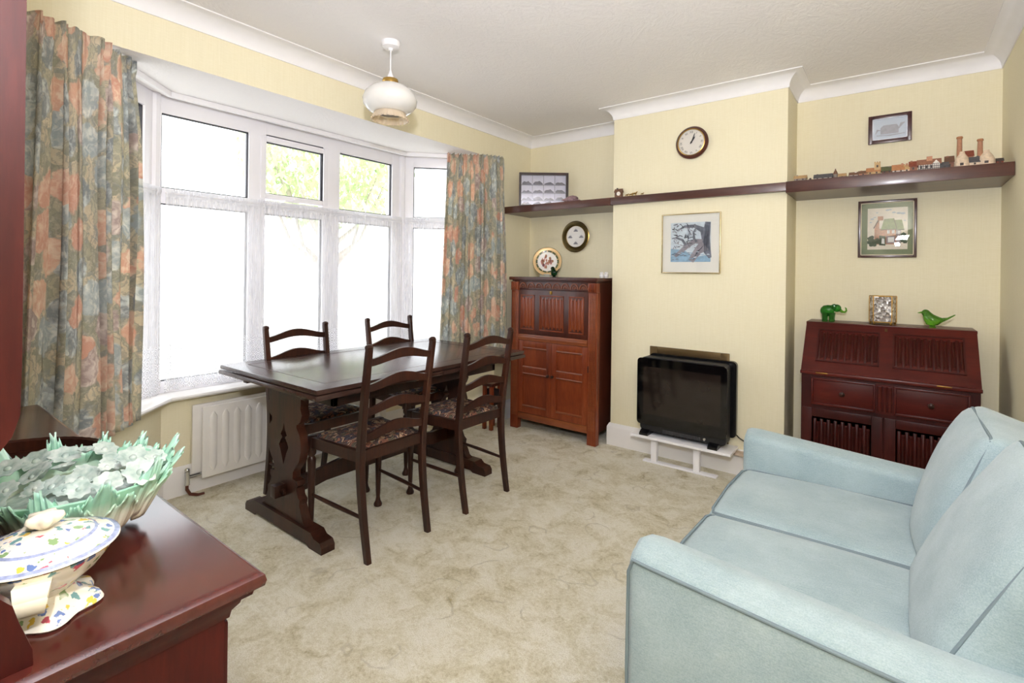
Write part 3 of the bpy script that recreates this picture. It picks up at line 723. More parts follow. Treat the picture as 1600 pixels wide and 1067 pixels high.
for x0, x1, hs in ((fx0, xm-.0015, 1), (xm+.0015, fx1, -1)):
    m = MB(); y = CY0+.008; stl = .046
    m.box(x0, x0+stl, y, y+.02, .143, .742, .002); m.box(x1-stl, x1, y, y+.02, .143, .742, .002)
    for z0, z1 in ((.143, .195), (.475, .52), (.69, .742)): m.box(x0+stl, x1-stl, y, y+.02, z0, z1, .002)
    m.box(x0+.01, x1-.01, y+.012, y+.018, .15, .735)
    d = obj('door', m, CUPW, cu)
    for z in (.203, .47, .525, .683):
        m = MB(); m.tube([(x0+stl, y+.006, z), (x1-stl, y+.006, z)], .008, 8); obj('panel_moulding', m, CUPWX, d)
    m = MB(); kx = xm-hs*.02; M = Matrix.Translation((kx, y, .478)) @ Matrix.Rotation(pi/2, 4, 'X'); m.lathe([(.006, 0), (.006, .012), (.013, .018), (.012, .027), (.005, .031), (0, .031)], 12, M); obj('knob', m, DARKW, d)
m = MB(); m.box(CX1-.073, CX1-.067, CY0+.003, CY0+.008, .55, .60, .001); obj('hinge', m, BLACKM, cu)

# items on the cupboard
tp = thing('display_plate', 'gilt rimmed plate with a rosy figure scene standing on the oak cupboard', 'plate', (-2.41, 3.68, 1.272))
PINKS = [plain('plate_white', (238, 234, 228), .15), GILT, plain('plate_green', (84, 92, 62), .2), plain('scene_rose', (206, 140, 128), .3), plain('scene_brown', (168, 112, 70), .3), plain('scene_wine', (120, 56, 60), .3), plain('peach_gold', (206, 172, 122), .35, .35)]
MT = Matrix.Translation((-2.413, 3.665, 1.405)) @ Matrix.Rotation(radians(30), 4, 'Z') @ Matrix.Rotation(radians(78), 4, 'X')
m = MB(); m.lathe([(.03, -.012), (.07, -.006), (.124, .010), (.128, .013), (.124, .014), (.10, .007), (.085, .003), (.0, .002)], 40, MT, mats=[0, 0, 2, 2, 6, 2, 0, 0]); pl_ = obj('plate', m, PINKS, tp)
m = MB(); rnd = random.Random(5)
for i in range(34):
    a, r = rnd.uniform(0, 6.28), .052*sqrt(rnd.random()); m.mi = rnd.choice([3, 3, 3, 4, 4, 5])
    x, y = r*cos(a), r*sin(a)*1.0
    s = rnd.uniform(.005, .012); m.prism([(x+s*cos(q)*rnd.uniform(.7, 1.1), y+s*1.4*sin(q)) for q in [2*pi*j/7 for j in range(7)]], lambda p, q: MT @ Vector((p, q, .0022)), lambda p, q: MT @ Vector((p, q, .0032)))
obj('figure_scene', m, PINKS, pl_)
m = MB()
for i in range(28):
    a = 2*pi*i/28; m.mi = 6 if i % 2 else 2; m.prism([(.086*cos(a-.06), .086*sin(a-.06)), (.086*cos(a+.06), .086*sin(a+.06)), (.101*cos(a), .101*sin(a))], lambda p, q: MT @ Vector((p, q, .006)), lambda p, q: MT @ Vector((p, q, .009)))
obj('gilt_border', m, PINKS, pl_)
m = MB(); m.box(-2.465, -2.36, 3.62, 3.70, 1.2725, 1.284, .004); m.box(-2.45, -2.37, 3.695, 3.71, 1.28, 1.40, .004, M=None); m.tube([(-2.46, 3.625, 1.292), (-2.365, 3.625, 1.292)], .007, 8); obj('plate_stand', m, [plain('pale_stand', (196, 196, 180), .2)], tp, label='pale glossy stand')
# dark green glass bird beside the plate
def bird(label, loc, sc, rz, mat, name='glass_bird', cat='figurine'):
    t = thing(name, label, cat, loc, None, rz)
    m = MB(); rings = []
    for f, cx_, cz_, r in [(0, -.050, .046, .003), (.1, -.040, .040, .010), (.25, -.024, .034, .021), (.4, -.006, .033, .029), (.55, .010, .040, .030), (.7, .020, .054, .025), (.85, .026, .068, .019), (.95, .031, .077, .014), (1, .036, .083, .004)]:
        th = -.1+f*1.1; rings.append([((cx_-sin(th)*r*sin(a))*sc, r*cos(a)*sc*.85, (cz_+cos(th)*r*sin(a))*sc) for a in [2*pi*j/16 for j in range(16)]])
    m.loft(rings); m.ball((.028*sc, 0, .072*sc), .018*sc, 14, 10); obj('body', m, mat, t, ang=70, local=True)
    m = MB(); m.tube([(.042*sc, 0, .074*sc), (.062*sc, 0, .070*sc)], [.006*sc, .001*sc], 8); obj('beak', m, mat, t, local=True)
    m = MB(); m.tube([(-.040*sc, 0, .042*sc), (-.060*sc, 0, .050*sc), (-.088*sc, 0, .070*sc)], [.010*sc, .005*sc, .0022*sc], 8); obj('tail', m, mat, t, local=True)
    m = MB(); m.lathe([(.014*sc, 0), (.015*sc, .004*sc), (.010*sc, .01*sc)], 12); obj('foot', m, mat, t, local=True)
    return t
bird('dark green glass bird in front of the standing plate on the oak cupboard', (-2.290, 3.585, 1.272), 1.0, radians(150), DGREENG)
for i, (x, lab) in enumerate(((-1.865, 'small white china ornament on the cupboard corner, left of the pair'), (-1.825, 'small white china ornament on the cupboard corner, right beside the chimney breast'))):
    m = MB(); m.lathe([(.012, 0), (.016, .006), (.019, .018), (.013, .03), (.016, .036), (.010, .046), (.0, .049)], 14, wob=lambda a, r, z: 1+.12*cos(5*a)*(z > .03))
    o = obj('china_ornament', m, WHITEC); o.location = (x, 3.62, 1.272); tag(o, lab, 'ornament')

# wall plate
t = thing('wall_plate', 'round wall plate with brassy dark rim and white centre on the back wall', 'plate', (-2.262, 3.90, 1.632))
PM = [plain('plate_rim_dark', (88, 74, 40), .18, .6), GILT, PINKS[0], plain('motif_grey', (128, 126, 132), .4)]
MT = Matrix.Translation((-2.262, 3.898, 1.632)) @ Matrix.Rotation(pi/2, 4, 'X')
m = MB(); m.lathe([(.08, 0), (.132, .014), (.138, .02), (.132, .024), (.120, .022), (.096, .014), (.093, .012), (.05, .0115), (0, .012)], 44, MT, mats=[0, 1, 1, 0, 0, 1, 2, 2]); p = obj('plate', m, PM, t)
m = MB(); m.mi = 3
for a in (0, pi/2, pi, 3*pi/2):
    cx_, cz_ = .056*cos(a), .056*sin(a)
    m.prism([(cx_+x, cz_+z) for x, z in ((-.02, -.012), (.02, -.012), (.022, -.004), (.012, -.002), (.014, .010), (.005, .004), (0, .017), (-.005, .004), (-.014, .010), (-.012, -.002), (-.022, -.004))], lambda q, r: MT @ Vector((q, r, .0115)), lambda q, r: MT @ Vector((q, r, .0128)))
obj('motif', m, PM, p)

# printer's tray style display frame standing on the shelf
t = thing('specimen_case', 'dark framed glazed case of small grey specimens standing on the left shelf', 'display case', (-2.487, 3.70, 1.886))
Lp = Vector((-2.660, 3.572, 1.886)); tx = Vector((cos(YAW), -sin(YAW), 0)); nx = Vector((tx.y, -tx.x, 0)); wd, hg = .435, .305
D = lambda a, b, c_: Lp+tx*a+Vector((0, 0, b))+nx*c_
def dbox(m, a0, a1, b0, b1, c0, c1):
    m.prism([(a0, b0), (a1, b0), (a1, b1), (a0, b1)], lambda p, q: D(p, q, c0), lambda p, q: D(p, q, c1))
m = MB(); w = .02
for q in ((0, w, 0, hg), (wd-w, wd, 0, hg), (w, wd-w, 0, w), (w, wd-w, hg-w, hg)): dbox(m, *q, -.03, .012)
obj('frame', m, DARKW, t)
m = MB(); dbox(m, w, wd-w, w, hg-w, -.03, -.026); obj('backing', m, plain('pale_lilac_card', (226, 224, 236), .6), t)
cw = (wd-2*w)/4; m = MB()
for i in range(1, 4): dbox(m, w+cw*i-.0015, w+cw*i+.0015, w+.045, hg-w, -.026, -.006)
for z in (.062, .128, .200): dbox(m, w, wd-w, z-.0015, z+.0015, -.026, -.006)
obj('divider', m, plain('divider', (150, 146, 156), .6), t)
rnd = random.Random(11); GREY = plain('specimen_grey', (104, 100, 110), .8, var=.2)
for r_, z in enumerate((.202, .130, .064, .022)):
    for cidx in range(4):
        if r_ == 3 and cidx == 3: continue
        m = MB(); ww = cw*.42; hh = rnd.uniform(.022, .042); x = w+cw*(cidx+.5)
        pts = [(x-ww, z), (x-ww, z+hh*rnd.uniform(.3, .6)), (x-ww*.6, z+hh*rnd.uniform(.6, 1)), (x-ww*.1, z+hh*rnd.uniform(.5, 1)), (x+ww*.3, z+hh), (x+ww*.7, z+hh*rnd.uniform(.3, .7)), (x+ww, z+hh*.3), (x+ww, z)]
        m.prism(pts, lambda p, q: D(p, q, -.025), lambda p, q: D(p, q, -.012)); obj('specimen', m, GREY, t)
m = MB(); dbox(m, w, wd-w, w, hg-w, .002, .004); obj('glass', m, thin_glass('display_glass', (.97, .97, .98, 1), .05), t)
# polished stone on left shelf
m = MB(); m.cushion(-.075, .075, -.03, .03, 0, .04, .018, (0, 0, .004), 8)
for v in m.bm.verts:
    v.co += Vector((.012*sin(v.co.z*160), .008*sin(v.co.x*70), (.010*sin(v.co.x*52+1) if v.co.z > .015 else 0)))
    v.co.z = max(v.co.z, 0)
o = obj('stone_specimen', m, plain('lilac_stone', (140, 112, 116), .5, var=.35, scale=60), ang=50); o.location = (-2.12, 3.56, 1.887); tag(o, 'rough lilac brown stone specimen beside the glazed specimen case', 'stone')

# ------------------------------------------------------------------ clock and pictures
t = thing('wall_clock', 'round dark wood wall clock with white dial on the chimney breast', 'clock', (-1.138, YC, 2.221))
MT = Matrix.Translation((-1.138, YC, 2.221)) @ Matrix.Rotation(pi/2, 4, 'X')
m = MB(); m.lathe([(.098, 0), (.110, .006), (.112, .02), (.106, .03), (.098, .036), (.090, .036), (.088, .026)], 48, MT, cap=False); obj('case', m, wood('clock_wood', (50, 20, 16), (72, 32, 24), (96, 48, 36), 'x'), t)
m = MB(); m.lathe([(.0925, .034), (.0935, .038), (.089, .040), (.087, .036)], 48, MT, cap=False); obj('bezel', m, GILT, t)
m = MB(); m.lathe([(.089, .024), (.089, .030), (0, .030)], 48, MT); dl = obj('dial', m, plain('dial_cream', (236, 226, 216), .4, var=.01), t)
def text_mesh(m, txt, size, place):
    cu_ = bpy.data.curves.new('t', 'FONT'); cu_.body = txt; cu_.size = size; cu_.align_x = 'CENTER'; cu_.align_y = 'CENTER'; cu_.resolution_u = 2
    o_ = bpy.data.objects.new('t', cu_); me = o_.to_mesh(); vs = [m.bm.verts.new(place(v.co.x, v.co.y)) for v in me.vertices]
    for p in me.polygons: m.face([vs[i] for i in p.vertices])
    o_.to_mesh_clear(); bpy.data.objects.remove(o_); bpy.data.curves.remove(cu_)
m = MB()
for i, tx_ in enumerate(['XII', 'I', 'II', 'III', 'IIII', 'V', 'VI', 'VII', 'VIII', 'IX', 'X', 'XI']):
    a = -2*pi*i/12
    def place(x, y, a=a): y += .070; return MT @ Vector((x*cos(a)-y*sin(a), x*sin(a)+y*cos(a), .0306))
    text_mesh(m, tx_, .020, place)
for i in range(60):
    a = 2*pi*i/60; m.prism([(.0825*cos(a-.006), .0825*sin(a-.006)), (.0825*cos(a+.006), .0825*sin(a+.006)), (.0855*cos(a+.006), .0855*sin(a+.006)), (.0855*cos(a-.006), .0855*sin(a-.006))], lambda p, q: MT @ Vector((p, q, .0301)), lambda p, q: MT @ Vector((p, q, .0306)))
INK = plain('ink_black', (30, 26, 28), .5); obj('numerals', m, INK, dl, recalc=False)
for ang_, ln, wd_, nm in ((radians(90-34), .046, .0035, 'hour_hand'), (radians(90-22), .068, .0022, 'minute_hand')):
    m = MB(); ca, sa = cos(ang_), sin(ang_); pts = [(-.012, -wd_), (ln*.75, -wd_*1.3), (ln, 0), (ln*.75, wd_*1.3), (-.012, wd_)]
    m.prism([(x*ca-y*sa, x*sa+y*ca) for x, y in pts], lambda p, q: MT @ Vector((p, q, .032)), lambda p, q: MT @ Vector((p, q, .0335)))
    if nm == 'hour_hand': m.lathe([(.006, .031), (.006, .035), (0, .035)], 12, MT)
    obj(nm, m, INK, t)
m = MB(); m.lathe([(.0885, .0375), (.05, .0395), (0, .0402)], 40, MT); obj('glass', m, PGLASS, t)

def picture(name, label, x0, x1, z0, z1, yw, fwid, depth, fmat, matc=None, mat_in=None, edge=None):
    t = thing(name, label, 'picture', ((x0+x1)/2, yw, z0))
    m = MB(); y0 = yw-depth
    for q in ((x0, x0+fwid, z0, z1), (x1-fwid, x1, z0, z1), (x0+fwid, x1-fwid, z0, z0+fwid), (x0+fwid, x1-fwid, z1-fwid, z1)): m.box(q[0], q[1], y0, yw-.001, q[2], q[3], .002)
    obj('frame', m, fmat, t)
    a, b, c_, d = x0+fwid, x1-fwid, z0+fwid, z1-fwid
    m = MB(); m.box(a, b, yw-depth*.5, yw-.002, c_, d); bk = obj('mount', m, matc, t)
    if edge:
        m = MB(); e = .004
        for q in ((a, a+e, c_, d), (b-e, b, c_, d), (a, b, c_, c_+e), (a, b, d-e, d)): m.box(q[0], q[1], y0+.003, yw-.004, q[2], q[3])
        obj('slip', m, edge, t)
    m = MB(); m.box(a, b, y0+.004, y0+.006, c_, d); obj('glass', m, PGLASS, t)
    return t, bk
def flat(m, pts, y, mi=0):
    m.mi = mi; m.prism(pts, lambda a, b: (a, y, b), lambda a, b: (a, y-.0004, b))
def strip(m, pts, ws, y, mi):
    L, R = [], []
    for i, p in enumerate(pts):
        a = pts[max(0, i-1)]; b = pts[min(len(pts)-1, i+1)]; dx, dz = b[0]-a[0], b[1]-a[1]; l = sqrt(dx*dx+dz*dz) or 1
        nx_, nz_ = -dz/l, dx/l; L.append((p[0]+nx_*ws[i], p[1]+nz_*ws[i])); R.append((p[0]-nx_*ws[i], p[1]-nz_*ws[i]))
    flat(m, L+R[::-1], y, mi)
# tree print
t, bk = picture('tree_print', 'gilt framed blue grey print of a gnarled tree on the chimney breast', -1.345, -.940, 1.315, 1.733, YC, .008, .022, plain('pale_gold_frame', (206, 190, 150), .25, .8), plain('cream_mount', (236, 230, 222), .7, var=.01))
PX0, PZ0, PW = -1.280, 1.395, .275; q = lambda u, v: (PX0+PW*u, PZ0+PW*v)
APM = [plain('print_pale', (206, 214, 222), .6, var=.12, scale=40), plain('print_grey', (116, 118, 130), .6, var=.3, scale=40), plain('print_dark', (70, 72, 84), .6, var=.3, scale=40), plain('print_blue', (146, 176, 200), .6, var=.2, scale=30), plain('print_mauve', (150, 142, 150), .6, var=.2, scale=40)]
m = MB(); y = YC-.0115
flat(m, [q(0, 0), q(1, 0), q(1, 1), q(0, 1)], y, 0); flat(m, [q(0, 0), q(1, 0), q(1, .18), q(.6, .12), q(.35, .3), q(0, .34)], y-.0005, 3)
Pq = lambda L: [q(*a) for a in L]
strip(m, Pq([(.99, .10), (.90, .30), (.88, .6), (.93, .99)]), [.010, .028, .028, .018], y-.001, 1)
strip(m, Pq([(.86, .42), (.74, .32), (.62, .18), (.52, .02)]), [.040, .030, .024, .020], y-.0015, 4)
strip(m, Pq([(.88, .62), (.80, .80), (.60, .90), (.36, .90), (.16, .80)]), [.030, .020, .012, .008, .003], y-.002, 1)
strip(m, Pq([(.80, .50), (.62, .52), (.44, .42), (.26, .26), (.12, .14)]), [.018, .016, .016, .014, .010], y-.0025, 4)
strip(m, Pq([(.66, .88), (.58, .74), (.60, .58), (.66, .50)]), [.004, .006, .008, .008], y-.003, 1)
strip(m, Pq([(.40, .42), (.30, .56), (.14, .62), (.03, .60)]), [.010, .008, .006, .003], y-.003, 1)
for i in range(5): strip(m, Pq([(.86+.02*i, .2+.03*i), (.84+.025*i, .5), (.88+.02*i, .92)]), [.001, .0025, .001], y-.0032, 2)
for i in range(4): strip(m, Pq([(.82-.01*i, .40-.02*i), (.70-.01*i, .26), (.57+.01*i, .06)]), [.001, .002, .001], y-.0032, 2)
rnd = random.Random(2)
for i in range(70):
    u, v_ = rnd.uniform(.02, .62), rnd.uniform(.36, .97); a = rnd.uniform(0, 6.28); l = rnd.uniform(.03, .12)
    e = (min(.98, max(.02, u+l*cos(a))), min(.98, max(.02, v_+l*sin(a)))); strip(m, Pq([(u, v_), ((u+e[0])/2+.01, (v_+e[1])/2), e]), [.003, .0025, .001], y-.0035, rnd.choice([1, 2, 4]))
for i in range(26):
    u, v_ = rnd.uniform(.05, .95), rnd.uniform(.03, .25); strip(m, Pq([(u-.04, v_), (u, v_+.01), (u+.04, v_)]), [.001, .003, .001], y-.0042, rnd.choice([0, 1, 3]))
obj('tree_picture', m, APM, bk)
# cottage embroidery
t, bk = picture('cottage_picture', 'dark framed picture of a brick cottage with green mount above the bureau', -.199, .094, 1.428, 1.784, YB, .014, .024, wood('frame_dark', (40, 18, 14), (62, 30, 22), (84, 44, 32), 'x'), plain('green_mount', (112, 122, 92), .7, var=.06, scale=30), edge=plain('cream_slip', (222, 208, 178), .5))
CPM = [plain('linen_cream', (226, 214, 200), .8, var=.04, scale=90), plain('brick_pink', (176, 122, 98), .8, var=.25, scale=120), plain('roof_green', (122, 134, 88), .8, var=.18, scale=90), plain('bush_green', (62, 78, 60), .8, var=.35, scale=90), plain('cloud_blue', (170, 178, 190), .8), plain('dark_line', (72, 52, 46), .8), plain('pane_white', (232, 230, 228), .6), plain('porch_grey', (150, 136, 140), .8)]
PX0, PZ0, PW, PH = -.150, 1.478, .200, .258; q = lambda u, v: (PX0+PW*u, PZ0+PH*v); m = MB(); y = YB-.0125
flat(m, Pq([(0, 0), (1, 0), (1, 1), (0, 1)]), y, 0)
flat(m, Pq([(.18, .12), (.78, .12), (.78, .5), (.3, .5), (.18, .5)]), y-.001, 1)
flat(m, Pq([(.18, .5), (.3, .5), (.30, .72), (.28, .72)]), y-.001, 1)
flat(m, Pq([(.26, .7), (.40, .7), (.40, .80), (.26, .80)]), y-.0018, 1)
flat(m, Pq([(.34, .47), (.74, .48), (.66, .74), (.42, .73)]), y-.0022, 2)
flat(m, Pq([(.7, .46), (.92, .46), (.86, .70), (.68, .70)]), y-.0018, 2)
flat(m, Pq([(.72, .14), (.84, .14), (.84, .46), (.72, .46)]), y-.0014, 7)
strip(m, Pq([(.16, .51), (.27, .7)]), [.003, .003], y-.003, 5); strip(m, Pq([(.34, .47), (.74, .48)]), [.002, .002], y-.003, 5); strip(m, Pq([(.7, .46), (.92, .46)]), [.0015, .0015], y-.003, 5); strip(m, Pq([(.66, .74), (.74, .48)]), [.0015, .0015], y-.003, 5)
for u, v_ in ((.5, .38), (.62, .38), (.76, .36)): flat(m, Pq([(u, v_), (u+.06, v_), (u+.06, v_+.08), (u, v_+.08)]), y-.0022, 6); strip(m, Pq([(u+.03, v_), (u+.03, v_+.08)]), [.001, .001], y-.003, 5)
flat(m, Pq([(.30, .10), (.46, .09), (.46, .32), (.30, .34)]), y-.002, 3); flat(m, Pq([(.36, .14), (.44, .13), (.43, .26), (.37, .27)]), y-.0026, 6)
flat(m, Pq([(.48, .14), (.70, .14), (.70, .32), (.48, .32)]), y-.002, 7); flat(m, Pq([(.52, .17), (.67, .17), (.67, .29), (.52, .29)]), y-.0026, 6)
def bush(u, v_, r, mi=3):
    flat(m, [q(u+r*cos(a)*(1+.15*sin(5*a)), v_+.78*r*sin(a)*(1+.15*sin(5*a))) for a in [2*pi*j/16 for j in range(16)]], y-.0035-r*.001, mi)
for u, v_, r in ((.08, .26, .08), (.14, .16, .12), (.25, .2, .09), (.05, .18, .06), (.12, .3, .05), (.9, .34, .07), (.94, .18, .06), (.87, .2, .05)): bush(u, v_, r)
for u, v_, r in ((.5, .94, .05), (.57, .95, .04), (.66, .88, .05), (.78, .86, .06), (.88, .85, .06), (.24, .89, .03), (.12, .74, .05), (.08, .66, .035), (.93, .68, .03), (.18, .78, .04)): flat(m, [q(u+r*cos(a), v_+.35*r*sin(a)) for a in [2*pi*j/12 for j in range(12)]], y-.001-u*.0001, 4)
obj('cottage_scene', m, CPM, bk)
# small etched picture
t, bk = picture('small_picture', 'small dark framed silver grey etching above the miniature houses', -.152, .064, 2.140, 2.314, YB, .021, .022, wood('frame_red', (44, 16, 16), (66, 26, 24), (86, 38, 34), 'x'), plain('silver_card', (206, 212, 224), .35, var=.04), edge=plain('silver_slip', (190, 192, 200), .3, .6))
m = MB(); y = YB-.0115; EM = [plain('etch', (178, 174, 182), .5, var=.1, scale=60)]
flat(m, [(-.09, 2.195), (.0, 2.195), (.0, 2.235), (-.01, 2.25), (-.075, 2.25), (-.09, 2.235)], y, 0)
strip(m, [(-.11, 2.19), (-.04, 2.185), (.03, 2.19)], [.002, .003, .002], y-.0006, 0); strip(m, [(.0, 2.22), (.015, 2.25), (.03, 2.255)], [.002, .008, .002], y-.0006, 0); strip(m, [(-.115, 2.20), (-.105, 2.225), (-.09, 2.22)], [.002, .006, .002], y-.0006, 0)
obj('etched_building', m, EM, bk)

# ------------------------------------------------------------------ miniature houses on the right shelf
HM = {k_: plain('mini_'+k_, c_, .7, var=.15, scale=80) for k_, c_ in dict(grey=(140, 130, 118), tan=(184, 150, 104), dark=(74, 64, 60), slate=(84, 82, 84), white=(226, 218, 208), brick=(150, 104, 82), terra=(180, 130, 100), sand=(190, 158, 112), green=(92, 98, 66), moss=(88, 92, 62), cream=(222, 200, 174), orange=(178, 124, 84), red=(132, 66, 46), black=(40, 36, 36), brown=(112, 80, 60)).items()}
SZ, SY = 1.8865, 3.575
def mini(label, x, w, d, h, rh, wall, roof, chims=(), y=SY, extra=None, hip=0, rot=0, cat='miniature house', name='miniature_house'):
    t = thing(name, label, cat, (x, y, SZ), 'miniature buildings on the shelf', rot)
    m = MB(); m.prism([(-d/2, 0), (d/2, 0), (d/2, h), (0, h+rh*.92), (-d/2, h)], lambda a, b: (-w/2, a, b), lambda a, b: (w/2, a, b)); wl = obj('walls', m, HM[wall], t, local=True)
    m = MB(); o_ = .08*w; e = d*.12; th = .003
    for sd in (-1, 1):
        m.loft([[(-w/2-o_*(1-hip), sd*(d/2+e), h-e*rh/(d/2)*.9), (w/2+o_*(1-hip), sd*(d/2+e), h-e*rh/(d/2)*.9), (w/2+o_-hip*w*.2, 0, h+rh), (-w/2-o_+hip*w*.2, 0, h+rh)], [(-w/2-o_*(1-hip), sd*(d/2+e), h+th-e*rh/(d/2)*.9), (w/2+o_*(1-hip), sd*(d/2+e), h+th-e*rh/(d/2)*.9), (w/2+o_-hip*w*.2, 0, h+rh+th), (-w/2-o_+hip*w*.2, 0, h+rh+th)]])
    obj('roof', m, HM[roof], t, local=True)
    for cx_, ch_, cm in chims:
        m = MB(); m.box(cx_-.005, cx_+.005, -.005, .005, h, h+rh+ch_, .001); obj('chimney', m, HM[cm], t, local=True)
    m = MB()
    nwin = max(1, int(w/.022))
    for i in range(nwin):
        cx_ = -w/2+w*(i+.5)/nwin; m.box(cx_-.004, cx_+.004, -d/2-.001, -d/2+.001, h*.35, h*.75)
    obj('window', m, HM['dark'] if wall != 'dark' else HM['cream'], wl, local=True)
    if extra: extra(t, wl, w, d, h, rh)
    return t
mini('grey stone miniature cottage with tan annex at the left end of the right shelf', -.478, .062, .04, .020, .016, 'grey', 'tan', ((-.018, .006, 'grey'),), y=3.545)
def bushmini(x, r, mat, label, y=SY):
    t = thing('miniature_tree', label, 'miniature tree', (x, y, SZ), 'miniature buildings on the shelf')
    m = MB(); m.tube([(0, 0, 0), (0, 0, r)], .003, 6); obj('trunk', m, HM['brown'], t, local=True)
    m = MB(); rnd = random.Random(int(x*1000))
    for i in range(6): m.ball((rnd.uniform(-.4, .4)*r, rnd.uniform(-.4, .4)*r, r*1.4+rnd.uniform(-.4, .5)*r), r*.55, 7, 5)
    obj('crown', m, HM[mat], t, local=True)
bushmini(-.425, .008, 'dark', 'tiny dark bush between the grey cottage and the long dark roofed cottage', 3.545)
mini('long miniature cottage with dark roof and white base', -.358, .085, .04, .012, .020, 'white', 'slate', ((-.03, .004, 'dark'),), y=3.545)
t = thing('miniature_tower', 'small brown cone topped miniature tower at the end of the long dark roofed cottage', 'miniature house', (-.296, 3.545, SZ), 'miniature buildings on the shelf')
m = MB(); m.lathe([(.013, 0), (.012, .024), (.014, .026)], 10); obj('walls', m, HM['grey'], t, local=True)
m = MB(); m.lathe([(.014, .026), (.008, .042), (.003, .052), (.003, .058), (0, .06)], 10); obj('roof', m, HM['brown'], t, local=True)
mini('pale grey roofed miniature cottage right of the brown cone topped tower', -.262, .036, .035, .012, .014, 'grey', 'tan', (), y=3.55)
bushmini(-.222, .014, 'moss', 'small round green miniature tree behind the white walled cottage', 3.60)
mini('white walled miniature cottage with brown roof in front of the round green tree', -.206, .040, .03, .012, .014, 'white', 'brown', ((.01, .004, 'white'),), y=3.545)
mini('low brown miniature cottage with dark roof left of the sandstone church', -.160, .042, .035, .016, .014, 'terra', 'brown', ((-.01, .004, 'brick'),), y=3.55)
def church(t, wl, w, d, h, rh):
    m = MB(); m.box(.004, .032, -.018, .014, 0, .070, .001)
    for i in range(3): m.box(.004+i*.011, .010+i*.011, -.018, -.012, .07, .075)
    for i in range(3): m.box(.004+i*.011, .010+i*.011, .008, .014, .07, .075)
    tw = obj('tower', m, HM['sand'], t, local=True); m = MB(); m.box(.014, .022, -.0188, -.016, .042, .055); obj('belfry_opening', m, HM['dark'], tw, local=True)
mini('sandstone miniature church with square battlemented tower', -.112, .06, .04, .022, .020, 'sand', 'orange', (), extra=church, y=3.55)
mini('miniature stone hall with mossy green roof right of the church tower', -.050, .046, .04, .020, .022, 'brown', 'moss', ((.012, .003, 'grey'),), y=3.55)
mini('white miniature cottage with orange roof', .000, .050, .045, .018, .028, 'white', 'orange', ((.018, .008, 'terra'),), y=3.55)
mini('tiny cream gabled miniature cottage between the orange roofed one and the brick house', .038, .024, .035, .018, .022, 'cream', 'sand', ((0, .01, 'terra'),), y=3.545)
mini('brick miniature house with red brown roof left of the timbered inn', .066, .034, .045, .032, .026, 'brick', 'red', ((-.008, .006, 'brick'),), y=3.56)
def tudor(t, wl, w, d, h, rh):
    m = MB(); nb = 9
    for i in range(nb+1): m.box(-w/2+w*i/nb-.0012, -w/2+w*i/nb+.0012, -d/2-.0015, -d/2, 0, h)
    for z in (.3, .62, .97): m.box(-w/2, w/2, -d/2-.0016, -d/2, h*z-.0012, h*z+.0012)
    obj('timber', m, HM['black'], wl, local=True)
    m = MB(); gx = w*.32; m.prism([(gx-.016, 0), (gx+.016, 0), (gx+.016, h*.9), (gx, h*.9+.02), (gx-.016, h*.9)], lambda a, b: (a, -d/2-.012, b), lambda a, b: (a, 0, b)); gb = obj('gable', m, HM['white'], t, local=True)
    m = MB()
    for xx in (-.016, -.008, 0, .008, .016): m.box(gx+xx-.001, gx+xx+.001, -d/2-.0135, -d/2-.012, 0, h*.9)
    for z in (.25, .55, .9): m.box(gx-.016, gx+.016, -d/2-.0135, -d/2-.012, h*z-.001, h*z+.001)
    obj('gable_timber', m, HM['black'], gb, local=True)
    m = MB(); m.box(-.010, .014, -.012, .008, h+rh*.6, h+rh+.016, .001); obj('stack', m, HM['terra'], t, local=True)
mini('black and white timbered miniature inn with big terracotta chimney', .133, .090, .05, .036, .026, 'white', 'brick', (), extra=tudor, y=3.56)
mini('dark grey miniature barn with arched front between the timbered inn and the brick mill', .196, .034, .045, .018, .018, 'slate', 'slate', (), y=3.545)
mini('tall brick miniature mill with steep brown roof behind the left kiln', .222, .036, .05, .052, .030, 'brick', 'brown', ((-.008, .004, 'brick'),), y=3.64)
def kiln(label, x, y, R, H):
    t = thing('miniature_kiln', label, 'miniature kiln', (x, y, SZ), 'miniature buildings on the shelf')
    m = MB(); m.lathe([(R, 0), (R*.95, H*.34), (R*.97, H*.36), (R*.9, H*.40), (R*.72, H*.62), (R*.42, H*.82), (R*.3, H*.90), (R*.34, H*.92), (R*.28, H), (0, H)], 20); b = obj('kiln_body', m, HM['cream'], t, local=True)
    m = MB(); m.box(-R*.30, R*.12, -R*.99, -R*.85, H*.10, H*.26, .001); obj('doorway', m, HM['dark'], b, local=True); return t
kiln('left cream bottle shaped miniature kiln', .268, 3.555, .034, .086)
kiln('right cream bottle shaped miniature kiln near the shelf end', .362, 3.548, .036, .080)
def stack(label, x, y, h):
    t = thing('miniature_chimney', label, 'miniature chimney', (x, y, SZ), 'miniature buildings on the shelf')
    m = MB(); m.lathe([(.013, 0), (.0125, .02), (.0105, h-.012)], 12); obj('shaft', m, HM['terra'], t, local=True)
    m = MB(); m.lathe([(.0105, h-.012), (.0135, h-.010), (.0135, h-.004), (.012, h), (0, h)], 12); obj('rim', m, HM['orange'], t, local=True)
stack('taller terracotta miniature chimney rising behind the left kiln', .262, 3.62, .180)
stack('shorter terracotta miniature chimney behind the right kiln', .345, 3.63, .158)
mini('miniature barn with red brown roof between the two terracotta chimneys', .302, .034, .05, .074, .028, 'terra', 'red', (), y=3.645)
mini('small pink walled miniature cottage with grey roof between the two kilns', .316, .040, .035, .024, .024, 'cream', 'slate', ((.012, .006, 'slate'),), y=3.545)
mini('dark red miniature shed at the right end of the row of miniatures', .412, .026, .04, .018, .014, 'red', 'dark', (), y=3.56)
